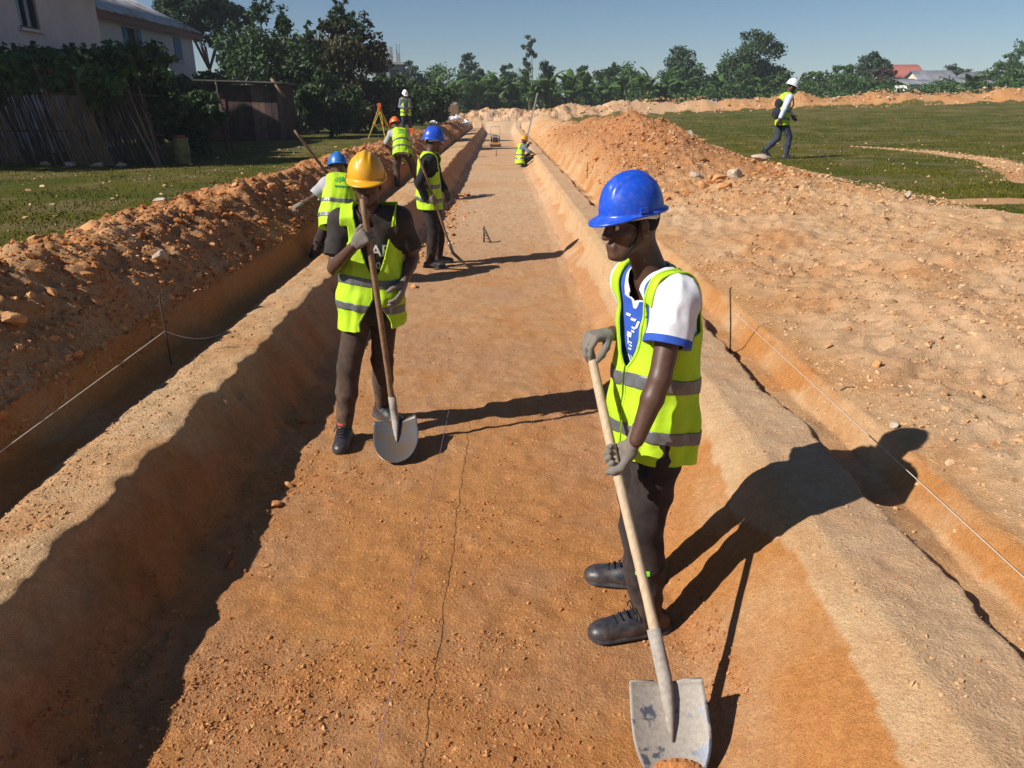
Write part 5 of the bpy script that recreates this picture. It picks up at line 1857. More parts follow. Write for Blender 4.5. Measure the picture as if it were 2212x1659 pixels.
def tripod():
    top = A3(-4.79, 32.5, 2.20)
    g = gz(-4.8, 32.5)
    root = empty('survey_tripod', (-4.8, 32.5, g), 'yellow survey tripod with red level standing on the left grass', 'tripod')
    org = A3(-4.8, 32.5, g)
    for fx, fy in ((-5.30, 32.45), (-4.60, 32.30), (-4.36, 33.05)):
        ft = A3(fx, fy, gz(fx, fy)); h = top - A3(0, 0, .22)
        lg = MB()
        d = nrm(ft - h); s = nrm(np.cross(d, A3(0.2, 1, 0.1)))
        for q in (1, -1):
            lg.tube([h + s * .04 * q, h + (ft - h) * .55 + s * .022 * q], 0.013, 6)
        lg.tube([h + (ft - h) * .45, ft], [.020, .014], 8)
        l = lg.build('leg', M_YELP, root, False, org)
        MB().tube([ft - d * .16, ft], [.016, .005], 6).build('spike', M_ORAP, l, False, org)
        MB().box(h + (ft - h) * .52, (.07, .05, .06)).build('clamp', M_ORAP, l, False, org)
    MB().tube([top - A3(0, 0, .26), top - A3(0, 0, .17)], [.075, .085], 12).build('tripod_head', M_ORAP, root, False, org)
    b = MB().box(top - A3(0, 0, .08), (.13, .10, .16)).build('level', M_ORAP, root, False, org)
    MB().tube([top + A3(-.11, 0, -.06), top + A3(.12, 0, -.06)], [.030, .038], 12).build('telescope', M_DARKM, b, True, org)


def compactor():
    c = A3(-.27, 43.4, gz(-.27, 43.4))
    root = empty('plate_compactor', c, 'petrol plate compactor with orange deck standing on the trench floor', 'compactor')
    W = lambda x, y, z: c + A3(x, y, z)
    pl = MB(); pl.box(W(0, 0, .03), (.52, .60, .03)); pl.box(W(0, -.32, .075), (.52, .04, .10)); pl.box(W(0, .32, .075), (.52, .04, .10))
    pl.build('base_plate', M_DARKM, root, False, c)
    MB().box(W(0, -.02, .16), (.36, .44, .14)).build('deck', simple('paint_amber', (.55, .24, .03), .5, .4, .2, 20), root, False, c)
    e = MB(); e.box(W(0, .05, .36), (.28, .30, .24)); e.tube([W(-.16, .05, .36), W(-.22, .05, .36)], .12, 16); e.tube([W(.16, .05, .38), W(.21, .05, .38)], .07, 12)
    en = e.build('engine', M_DARKM, root, False, c)
    MB().box(W(0, .05, .53), (.24, .20, .10)).build('fuel_tank', simple('tank_grey', (.30, .29, .27), .4, .4), en, False, c)
    MB().tube([W(-.2, -.2, .2), W(-.24, -.22, .50), W(-.1, -.24, .60), W(.1, -.24, .60), W(.24, -.22, .50), W(.2, -.2, .2)], .018, 8).build('roll_bar', M_DARKM, root, True, c)
    MB().tube([W(-.22, .30, .2), W(-.25, .42, .70), W(-.24, .50, 1.02), W(.24, .50, 1.02), W(.25, .42, .70), W(.22, .30, .2)], .016, 8).build('handle', simple('handle_worn', (.22, .20, .18), .5, .4, .3), root, True, c)
    for q in (-1, 1):
        MB().tube([W(.27 * q, -.1, .10), W(.31 * q, -.1, .10)], .09, 14).build('wheel', M_DARKM, root, False, c)


def stake(label, x, y, h, r=0.006, lean=(0, 0), hook=True, wood=None):
    z = gz(x, y)
    pts = [A3(x, y, z - .12), A3(x + lean[0] * .5, y + lean[1] * .5, z + h * .5), A3(x + lean[0], y + lean[1], z + h)]
    if hook: pts += [A3(x + lean[0] + .012, y + lean[1], z + h + .006)]
    o = MB().tube(pts, r, 8).build('stake', wood or M_IRON, None, True, (x, y, z))
    tag(o, label, 'stake')
    return pts[2]


def cord(label, pts, mat, r=0.0022, sag=0.0, name='string_line'):
    P = []
    for a, b in zip(pts[:-1], pts[1:]):
        a, b = np.asarray(a, float), np.asarray(b, float)
        for t in np.linspace(0, 1, 25)[:-1]:
            P.append(a + (b - a) * t - A3(0, 0, sag * 4 * t * (1 - t)))
    P.append(np.asarray(pts[-1], float))
    o = MB().tube(P, r, 5).build(name, mat, None, True, tuple(P[0]))
    tag(o, label, 'string')


tripod()
compactor()
stake('tall iron stake with strings tied on beside the left ditch', -2.345, 5.2, .50, .0065, (.02, -.06))
stake('thin iron stake on the right bank behind the foreground man', 1.690, 5.39, .51, .006, (-.055, 0))
stake('far iron stake at the foot of the red heap', 1.88, 17.24, .34, .008)
stake('rusty bent iron rod in the middle of the trench floor', -.284, 12.39, .24, .014, (.01, .0), True)
stake('short wooden peg in the trench floor before the compactor', -.188, 35.1, .30, .022, (0, 0), False, M_WOODD)
M_IRONB = M_IRON
_b = MB()
for k in range(5):
    _z = gz(-.27, 12.3)
    _b.tube([A3(-.30 + .02 * k, 12.36, _z + .22 - .05 * k), A3(-.24 + .015 * k, 12.30, _z + .20 - .045 * k), A3(-.23 + .02 * k, 12.34, _z + .14 - .04 * k)], .010, 6)
tag(_b.build('bent_rebar', M_IRON, None, True, (-.27, 12.35, gz(-.27, 12.35))), 'tangle of short rusty rebar beside the rod in the trench floor', 'rebar')
_tl = A3(-2.335, 5.165, .60)
cord('taut white string running from the left stake towards the camera', [_tl, (-2.37, 3.42, .535), (-2.41, 1.2, .47)], M_STRING, .0026)
cord('slack string sagging from the left stake on to the left bank', [_tl, (-2.16, 5.75, gz(-2.16, 5.75) + .02), (-2.08, 6.4, gz(-2.08, 6.4) + .012)], M_STRING, .0026, .05)
cord('taut white string along the right ditch', [(1.845, 5.9, .50), (1.82, 4.26, .505), (1.79, 2.1, .51), (1.78, 1.0, .51)], M_STRING, .0018)
cord('thin purple string stretched low along the middle of the trench floor', [(-0.364, 5.055, 0.115), (-0.400, 2.874, 0.112), (-0.412, 1.855, 0.110), (-0.416, 1.626, 0.110)], M_PURPLE, .0013)
# dry root lying across the heap edges and small sticks
for (pts, lab) in (([(2.62, 3.05), (2.70, 3.07), (2.78, 3.04)], 'dry brown twig on the bank right of the head shadow'),
                   ([(1.93, 4.10), (1.97, 4.12), (2.01, 4.10)], 'small rusty twig by the string right of the foreground man'),
                   ([(2.10, 2.62), (2.15, 2.66), (2.21, 2.65)], 'rust coloured leaf scrap on the bank at lower right')):
    P = [A3(a, b, gz(a, b) + .008) for a, b in pts]
    tag(MB().tube(P, [.004, .006, .003], 6).build('twig', M_WOODD, None, True, tuple(P[0])), lab, 'twig')


# white plastic sacks and a handcart at the far left end of the trench
def sack_heap():
    m = simple('plastic_white', (.66, .67, .70), .5, .4, .08, 8, .3, .02)
    r = np.random.default_rng(4)
    spots = [(-4.9, 60.6, 'leftmost flat white plastic sack by the far handcart'), (-4.3, 60.2, 'crumpled white sack in front of the far handcart'), (-3.7, 60.6, 'white sack leaning at the middle of the far sacks'),
             (-3.2, 60.3, 'small white sack near the far mound'), (-2.6, 60.8, 'rightmost white sack at the foot of the far mound')]
    for x, y, lab in spots:
        z = gz(x, y)
        F = Field(A3(x - .7, y - .6, z - .2), A3(x + .7, y + .6, z + .7), .035)
        F.cone((x - .28, y, z + .12), (x + .26, y + .1, z + .15), .17, .14, 0, (0, 0, 1), .8)
        F.cone((x + r.uniform(-.2, .2), y, z + .2), (x + r.uniform(-.2, .2), y + .1, z + r.uniform(.25, .4)), .14, .06, .08)
        V, Q = F.surface()
        V = wrinkle(V, Q, .07, (5, 5, 5), int(r.integers(99)))
        tag(obj('sack', V, Q, m, None, True, (x, y, z)), lab, 'sack', 'white sacks by the handcart')


def handcart():
    c = A3(-3.75, 62.0, gz(-3.75, 62.0))
    root = empty('handcart', c, 'loaded wooden handcart behind the white sacks at the far trench end', 'cart')
    b = MB()
    for i in range(5): MB().box(c + A3(0, -.62, .62 + .13 * i), (1.2, .03, .11)).build('plank', M_WOODD, root, False, c)
    for sx in (-.6, .6):
        for i in range(5): MB().box(c + A3(sx, 0, .62 + .13 * i), (.03, 1.2, .11)).build('plank', M_WOODD, root, False, c)
    MB().box(c + A3(0, 0, .56), (1.2, 1.25, .06)).build('bed', M_WOODD, root, False, c)
    for sx in (-.5, .5):
        MB().tube([c + A3(sx - .05, -.2, .36), c + A3(sx + .05, -.2, .36)], .36, 18).build('wheel', M_DARKM, root, False, c)
    F = Field(c + A3(-1.1, -.8, .9), c + A3(1.1, .8, 2.0), .05)
    F.cone(c + A3(-.3, 0, 1.25), c + A3(.3, 0, 1.25), .34, .30, 0, (0, 0, 1), .7)
    V, Q = F.surface(); V = wrinkle(V, Q, .08, (4, 4, 4), 3)
    obj('load', V, Q, simple('sackcloth', (.26, .22, .16), .9, .2, .3, 6), root, True, c)


_z = gz(-3.62, 33.05)
_ic = empty('instrument_case', (-3.62, 33.05, _z), 'small red orange instrument case at the feet of the man by the tripod', 'case')
MB().box((-3.62, 33.05, _z + .11), (.20, .30, .20)).build('case_body', M_ORAP, _ic, False, (-3.62, 33.05, _z))
MB().box((-3.62, 33.05, _z + .235), (.21, .31, .045)).build('lid', M_ORAP, _ic, False, (-3.62, 33.05, _z))
MB().tube([(-3.62, 32.98, _z + .25), (-3.62, 33.0, _z + .30), (-3.62, 33.1, _z + .30), (-3.62, 33.12, _z + .25)], .012, 6).build('handle', M_DARKM, _ic, True, (-3.62, 33.05, _z))
sack_heap()
handcart()
# ------------------------------------------------------------------ plants
def leaf_material(name, dark, light, trans=0.25, scale=2.5):
    m = N(name, 0.55, 0.3)
    at = m.attr('tone')
    f = m.math('ADD', m.math('MULTIPLY', at, 0.65), m.math('MULTIPLY', m.noise(scale, 3), 0.45))
    c = m.ramp(f, [(0.2, dark), (0.8, light)])
    m.color(c)
    tr = m.new('ShaderNodeBsdfTranslucent'); m.link(c, tr.inputs[0])
    mx = m.new('ShaderNodeMixShader'); mx.inputs[0].default_value = trans
    outn = [n for n in m.t.nodes if n.type == 'OUTPUT_MATERIAL'][0]
    m.link(m.b.outputs[0], mx.inputs[1]); m.link(tr.outputs[0], mx.inputs[2]); m.link(mx.outputs[0], outn.inputs[0])
    return m.m


M_LEAFD = leaf_material('leaf_dark', (0.019, 0.040, 0.012), (0.062, 0.116, 0.031))
M_LEAFM = leaf_material('leaf_mid', (0.026, 0.061, 0.017), (0.087, 0.167, 0.041))
M_LEAFB = leaf_material('leaf_blue', (0.026, 0.056, 0.030), (0.074, 0.124, 0.056))
M_LEAFR = leaf_material('leaf_bronze', (0.028, 0.030, 0.012), (0.085, 0.085, 0.030))
M_LEAFN = leaf_material('leaf_maroon', (0.035, 0.018, 0.016), (0.095, 0.05, 0.04))
M_LEAFL = leaf_material('leaf_light', (0.046, 0.104, 0.018), (0.143, 0.260, 0.046))
M_BARK = simple('bark', (0.085, 0.065, 0.048), 0.95, 0.1, 0.35, 8, 0.6, 0.03)
M_BARKP = simple('bark_pale', (0.26, 0.24, 0.21), 0.9, 0.1, 0.25, 8, 0.4, 0.02)


def leaves(name, clumps, n, size, mat, parent, org, seed, aspect=2.0, droop=0.3, fill=0.55):
    """leaf-sized faces spread through the volume of many small clumps; clumps: (centre, radius vector)"""
    r = np.random.default_rng(seed)
    C = np.array([c for c, _ in clumps], float); R = np.array([q for _, q in clumps], float)
    vol = R.prod(1) ** (2 / 3.0)
    k = r.choice(len(C), n, p=vol / vol.sum())
    d = r.normal(size=(n, 3)); d /= np.linalg.norm(d, axis=1, keepdims=True)
    rad = (fill + (1 - fill) * r.random(n)) * (0.85 + 0.3 * r.random(n))
    P = C[k] + d * R[k] * rad[:, None]
    up = d * 0.6 + r.normal(size=(n, 3)) * 0.7; up[:, 2] += 0.4
    up /= np.linalg.norm(up, axis=1, keepdims=True)
    t = r.normal(size=(n, 3)); t[:, 2] -= droop
    t -= up * (t * up).sum(1, keepdims=True); t /= np.linalg.norm(t, axis=1, keepdims=True)
    s = np.cross(up, t)
    L = size * r.uniform(0.6, 1.35, n)[:, None]; W = L / aspect
    V = np.stack([P - t * L * .5, P + s * W * .5 + up * L * .06, P + t * L * .5 - up * L * .10, P - s * W * .5 + up * L * .06], 1).reshape(-1, 3)
    Q = np.arange(4 * n).reshape(-1, 4)
    me = mesh_data(name, V - np.asarray(org, float), Q, mat, False)
    a = me.attributes.new('tone', 'FLOAT', 'POINT')
    tone = np.clip(r.normal(0.5, 0.2, n) + 0.25 * (r.random(len(C))[k] - 0.5), 0, 1)
    a.data.foreach_set('value', np.repeat(tone, 4).astype(np.float32))
    return link(name, me, parent)


def crown_clumps(c, R, n, seed, rc=(0.22, 0.42), lift=0.0):
    r = np.random.default_rng(seed)
    out = []
    R = np.asarray(R, float)
    for _ in range(n):
        d = r.normal(size=3); d /= np.linalg.norm(d)
        q = r.random() ** 0.45
        p = np.asarray(c, float) + d * R * q * 0.82
        rr = R.mean() * r.uniform(*rc)
        out.append((p, A3(rr * r.uniform(.8, 1.2), rr * r.uniform(.8, 1.2), rr * r.uniform(.6, 1.0))))
    return out


def limb_mesh(name, base, tips, r0, mat, parent, org, seed, stems=1, fork=0.4):
    r = np.random.default_rng(seed)
    base = np.asarray(base, float)
    mb = MB()
    top = np.mean(tips, axis=0)
    f = base + (top - base) * fork + A3(r.normal() * .1, r.normal() * .1, 0)
    mb.tube([base - A3(0, 0, .15), base + (f - base) * .15, base + (f - base) * .55 + A3(r.normal() * .06, r.normal() * .06, 0), f], [r0 * 1.35, r0, r0 * .85, r0 * .7], 9)
    for t in tips:
        t = np.asarray(t, float)
        m = f + (t - f) * .5 + r.normal(size=3) * np.linalg.norm(t - f) * .10
        mb.tube([f - (f - base) * .04, m, t], [r0 * .55, r0 * .3, r0 * .07], 6)
    return mb.build(name, mat, parent, True, org)


def tree(label, x, y, H, R, mat, nl, size, seed, trunk=0.35, r0=None, squash=1.0, nclump=26, name='tree', group=None, bark=None, aspect=1.8, z=None, top_heavy=0.0, fill=0.5, parts=None):
    g = gz(x, y) if z is None else z
    org = A3(x, y, g)
    root = empty(name, org, label, 'tree' if name != 'bush' else 'bush', group)
    r = np.random.default_rng(seed)
    zc = g + H * trunk; hh = (H - H * trunk) / 2
    cl = []
    if parts is None: parts = [(0, 0, 0.5, 1.0, 1.0)]
    for (px, py, pz, pr, ph) in parts:
        cl += crown_clumps((x + px * R, y + py * R, zc + 2 * hh * pz), (R * pr, R * pr * squash, hh * ph), max(6, int(nclump * pr)), seed + int(px * 10) + int(pz * 7), )
    leaves('crown', cl, nl, size, mat, root, org, seed + 2, aspect, fill=fill)
    tips = [c for c, _ in cl[::max(1, len(cl) // 9)]]
    limb_mesh('trunk', org, tips, r0 or (0.03 * H * .6 + .05), bark or M_BARK, root, org, seed + 3, fork=max(0.3, trunk * .9))
    return root


# trees and bushes of the left yard
tree('broad dark bush with upright shoots behind the dark shed', -10.6, 39.5, 6.1, 3.1, M_LEAFD, 14500, .25, 101, 0.02, parts=[(0, 0, .40, 1.0, .85), (-.60, 0, .55, .55, .6), (.45, 0, .48, .6, .7), (-.1, 0, .82, .45, .35), (.60, 0, .32, .55, .6), (0, -.3, .15, 1.1, .4)], nclump=30)
tree('bronze dark bush with tall thin shoots right of the shed', -6.9, 39.0, 5.9, 1.8, M_LEAFR, 11000, .23, 102, 0.02, parts=[(0, 0, .40, 1.0, .85), (-.40, 0, .75, .5, .4), (.45, 0, .68, .5, .45), (.2, 0, .2, 1.0, .4)], nclump=30)
tree('green ragged tree with bare branches at the end of the white house', -13.8, 41.0, 4.9, 1.8, M_LEAFM, 6000, .24, 103, 0.05, parts=[(-.2, 0, .3, .9, .7), (.4, 0, .75, .55, .5)])
tree('tall pine with spreading dark crown above the white house', -16.8, 48.5, 7.9, 2.5, M_LEAFB, 11000, .31, 104, 0.60, r0=.13, parts=[(-.35, 0, .55, .62, .9), (.35, 0, .60, .66, .85), (.75, 0, .40, .42, .5), (-.7, 0, .5, .45, .6), (0, 0, .2, .5, .4)], aspect=3.0)
tree('low dark hedge bush between the fence and the shed', -11.2, 25.5, 2.6, 1.6, M_LEAFD, 6500, .20, 105, 0.02)
tree('dark bush standing close left of the shed', -9.4, 25.0, 2.1, 1.3, M_LEAFD, 5500, .18, 106, 0.02)
tree('rounded dark hedge bush just behind the right end of the stick fence', -8.75, 20.2, 2.45, 1.05, M_LEAFD, 6500, .17, 110, 0.02)
tree('lower dark bush at the shadowed grass right of the stick fence', -7.95, 21.8, 1.75, .8, M_LEAFD, 4500, .15, 111, 0.02)
tree('dark undergrowth bush right of the shed corner', -7.2, 34.5, 2.7, 1.5, M_LEAFD, 6000, .20, 107, 0.02)
tree('dark bush behind the survey tripod', -5.4, 42.0, 2.9, 1.5, M_LEAFD, 6000, .21, 108, 0.02)
tree('shadowed bush behind the man at the tripod', -4.3, 50.0, 2.8, 1.6, M_LEAFD, 5500, .24, 109, 0.02)
tree('dark thicket bush far behind the tripod', -6.3, 56.0, 3.4, 2.0, M_LEAFD, 5500, .28, 112, 0.02)


tree('unseen tree added beyond the left edge to shade the stick fence', -14.9, 15.6, 8.2, 2.2, M_LEAFD, 6000, .25, 120, 0.42)  # out of view; added so that its crown darkens the stick fence


# thin upright shoots on the two bushes
def shoots(label, spots, seed):
    r = np.random.default_rng(seed)
    for i, (x, y, z0, h) in enumerate(spots):
        root = empty('sapling', (x, y, gz(x, y)), label[i], 'sapling', 'thin shoots above the bushes')
        org = A3(x, y, gz(x, y))
        tip = A3(x + r.normal() * .25, y, z0 + h)
        MB().tube([org, A3(x, y, z0), tip], [.05, .035, .008], 6).build('stem', M_BARK, root, True, org)
        cl = [(A3(x, y, z0) + (tip - A3(x, y, z0)) * t + r.normal(size=3) * .08, A3(.20, .20, .22) * (1.25 - t * .7)) for t in np.linspace(0.05, 1, 8)]
        leaves('foliage', cl, 420, .20, M_LEAFD, root, org, seed + i, 2.6, -.8, .2)


shoots(['leaning leafy shoot highest above the bronze bush', 'second leafy shoot above the bronze bush', 'leafy shoot on the left top of the broad dark bush', 'thin shoot at the right end of the broad dark bush', 'short shoot on the right shoulder of the bronze bush', 'middle shoot above the crown of the broad dark bush'],
       [(-7.45, 38.6, 5.4, 1.6), (-7.0, 38.6, 5.6, 1.0), (-10.95, 39.0, 5.8, 1.0), (-8.75, 39.0, 4.6, 1.1), (-6.4, 38.6, 5.2, .8), (-9.9, 39.0, 5.4, .7)], 200)

# the far line of trees
FAR = [
    # label, x, y, top z, R, material, leaves, size, seed, trunk
    ('dark rounded tree leftmost in the far tree line', -10.4, 95, 7.1, 1.9, M_LEAFB, 5200, .40, 301, .05),
    ('low spreading tree right of the concrete house in the far line', -7.7, 96, 6.2, 2.2, M_LEAFD, 5200, .40, 302, .04),
    ('rounded far tree with pale trunk showing, behind the bananas left of centre', -3.3, 95, 7.9, 1.7, M_LEAFB, 5000, .38, 303, .22),
    ('low dark far tree just left of the slim pole tree', .9, 95, 6.7, 1.7, M_LEAFB, 5000, .38, 304, .05),
    ('small upright far tree touching the slim pole tree', 2.9, 96, 6.9, 1.1, M_LEAFB, 3800, .36, 305, .08),
    ('rounded far tree right of the slim pole tree', 5.4, 95, 6.9, 1.5, M_LEAFB, 4600, .38, 306, .05),
    ('dark bushy far tree behind the banana clump right of centre', 9.7, 95, 6.2, 1.7, M_LEAFD, 4600, .38, 307, .04),
    ('dense round dark tree in the far line left of the shaggy grey tree', 12.6, 95, 6.9, 1.8, M_LEAFD, 6000, .38, 308, .04),
    ('low far tree between the round dark tree and the shaggy grey tree', 16.1, 95, 5.9, 1.9, M_LEAFD, 4600, .38, 309, .04),
    ('shaggy grey green tall tree in the far line', 21.3, 95, 8.8, 2.6, M_LEAFB, 9000, .40, 310, .04),
    ('broadest tallest dark green tree in the far line left of the walking man', 29.2, 95, 10.1, 3.9, M_LEAFD, 15000, .42, 311, .02),
    ('light green bush tree right of the walking man', 36.3, 95, 5.8, 2.1, M_LEAFM, 5200, .38, 312, .04),
    ('rounded green tree beside the maroon bush', 39.9, 95, 6.5, 2.3, M_LEAFM, 6000, .38, 313, .04),
    ('maroon leaved bush in the far line right of the walking man', 43.6, 94, 5.9, 2.1, M_LEAFN, 5600, .36, 314, .04),
    ('wispy grey tree rising behind the maroon bush', 44.3, 98, 7.8, 1.8, M_LEAFB, 3000, .38, 315, .5),
    ('loose young tree near the right edge of the picture', 56.5, 91, 8.0, 1.5, M_LEAFM, 3000, .34, 316, .06),
    ('leafy branch tree half cut by the right edge', 62.0, 95, 10.2, 2.2, M_LEAFD, 3000, .38, 317, .5),
    ('small dark tree far off between the tin roofs', 62.5, 113, 7.0, 1.8, M_LEAFB, 1800, .42, 318, .4),
]
for (lab, x, y, tz, R, mt, nl, sz, sd, tk) in FAR:
    sp = [(0, 0, .42, 1, .85), (.40, 0, .30, .72, .65), (-.42, 0, .32, .68, .65), (.12 * (sd % 3 - 1), 0, .74, .58, .46), (.1, -.3, .12, 1.0, .35)]
    g_ = gz(x, min(y, 88))
    tree(lab, x, y, (tz - g_) * 1.07, R * 1.22, mt, int(nl * 0.98), sz, sd, tk, parts=sp, nclump=18, group='trees of the far tree line', fill=.35, z=g_)
# slim bare-stemmed tree
def slim_tree():
    x, y = 3.55, 93.0
    g = gz(x, y); org = A3(x, y, g)
    root = empty('slim_tree', org, 'very slim pale tree with tufted top rising above the far line', 'tree')
    MB().tube([org, org + A3(.1, 0, 5), org + A3(-.15, 0, 8.4)], [.13, .08, .03], 7).build('trunk', M_BARKP, root, True, org)
    r = np.random.default_rng(9)
    cl = [(org + A3(-.1 + r.normal() * .38, r.normal() * .3, zz), A3(.36, .36, .30)) for zz in (5.6, 6.1, 6.5, 6.8, 7.1, 7.4, 7.7, 8.0, 8.4, 6.6, 7.6)]
    leaves('crown', cl, 1000, .26, M_LEAFB, root, org, 5, 2.0, .5, .3)


slim_tree()


# banana plants: arched blades, each leaf a part
def banana_leaf(seed):
    r = np.random.default_rng(seed)
    n = 9; V = []; Q = []
    for i in range(n):
        t = i / (n - 1)
        x = 1.9 * t * (0.75 + .1 * t); z = 1.75 * t - 1.35 * t * t
        w = 0.30 * math.sin(pi * min(1, t * .93 + .07)) ** .7 + .02
        for k in (-1, 0, 1):
            V.append((x, w * k * (1 + .12 * r.normal()), z - abs(k) * .10 + .02 * r.normal()))
    for i in range(n - 1):
        for k in range(2):
            a = i * 3 + k
            Q.append((a, a + 3, a + 4, a + 1))
    me = mesh_data('leaf', np.array(V), np.array(Q), M_BAN, True)
    a = me.attributes.new('tone', 'FLOAT', 'POINT'); a.data.foreach_set('value', np.full(len(V), r.uniform(.3, .8), np.float32))
    return me


M_BAN = leaf_material('banana_leaf', (0.032, 0.070, 0.018), (0.101, 0.182, 0.041), .3, 1.2)
M_BSTEM = simple('banana_stem', (0.13, 0.115, 0.05), .8, .2, .3, 6, .2)
BLEAF = [banana_leaf(k) for k in range(6)]
STEM_ME = MB().tube([(0, 0, -.1), (0, 0, .9), (0, 0, 1.8)], [.16, .12, .07], 8)
STEM_ME = mesh_data('stem', np.concatenate(STEM_ME.V), [np.concatenate(STEM_ME.Q), np.concatenate(STEM_ME.T)], M_BSTEM, True)


def banana(label, x, y, s, seed):
    r = np.random.default_rng(seed)
    root = empty('banana_plant', (x, y, gz(x, y)), label, 'banana plant', 'banana plants along the far mound')
    root.scale = (s, s, s)
    link('stem', STEM_ME, root)
    n = 11
    a0 = r.uniform(0, 6)
    for k in range(n):
        o = link('leaf', BLEAF[int(r.integers(6))], root)
        o.location = (0, 0, .55 + .11 * k)
        o.rotation_euler = (r.normal() * .15, r.uniform(-1.0, .05), a0 + k * 2.4)
        q = r.uniform(.75, 1.15); o.scale = (q, q, q)


_bl = ['banana plant behind the man at the tripod', 'banana plant left of the far handcart', 'banana plant straight behind the far handcart', 'tall banana plant right of the handcart', 'banana plant above the left end of the far mound',
       'banana plant behind the crest of the far mound', 'pale banana plant left of the staff tip', 'banana plant touching the staff tip', 'broad banana plant right of the staff tip', 'banana plant over the dip of the far mound',
       'banana plant above the red heap', 'banana plant right of the red heap top', 'light banana plant in the middle of the right hand clump', 'bright banana plant before the round dark tree', 'banana plant before the low far tree',
       'banana plant below the shaggy grey tree', 'banana plant left of the broadest tree', 'low banana plant at the tin roofs', 'banana plant by the loose young tree']
_bx = [(-8.2, 76), (-6.3, 78), (-4.4, 79), (-2.2, 80), (-.4, 82), (1.4, 83), (3.0, 81), (4.9, 82), (7.0, 82), (9.0, 84), (10.8, 84), (12.8, 84), (15.0, 83), (16.8, 84), (19.0, 85), (22.5, 84), (27.0, 84), (49.5, 86), (54.8, 87)]
for _i, ((x, y), lab) in enumerate(zip(_bx, _bl)):
    banana(lab, x, y, [1.25, 1.5, 1.35, 1.7, 1.55, 1.4, 1.45, 1.6, 1.55, 1.3, 1.35, 1.4, 1.5, 1.4, 1.25, 1.2, 1.2, 1.0, 1.1][_i], 400 + _i)
# undergrowth that reads as one mass behind the mound
_cl = []
_r = np.random.default_rng(77)
for k in range(480):
    xx = _r.uniform(-17, 62); yy = (87 + _r.uniform(0, 6)) if k % 3 else (81 + _r.uniform(0, 3))
    top = (4.0 if xx < 24 else 3.0) * (0.55 + .9 * (noise2(xx * .35, 1.0, 7) + .5)) * (1.0 if xx < 38 else .8) * (1.0 if k % 3 else .45)
    _cl.append((A3(xx, yy, gz(xx, 84) + _r.uniform(.2, 1.0) * top), A3(1.1, .9, .8) * _r.uniform(.7, 1.25)))
tag(leaves('undergrowth', _cl, 46000, .38, M_LEAFM, None, (0, 0, 0), 78, 2.2, .3, .3), kind='stuff')

# ------------------------------------------------------------------ stick fence with creeper
M_STICK = simple('dry_stick', (0.23, 0.155, 0.095), 0.9, 0.15, 0.35, 5, 0.4, 0.01)
M_STICKD = simple('weathered_stick', (0.075, 0.058, 0.045), 0.9, 0.15, 0.35, 5, 0.4, 0.01)


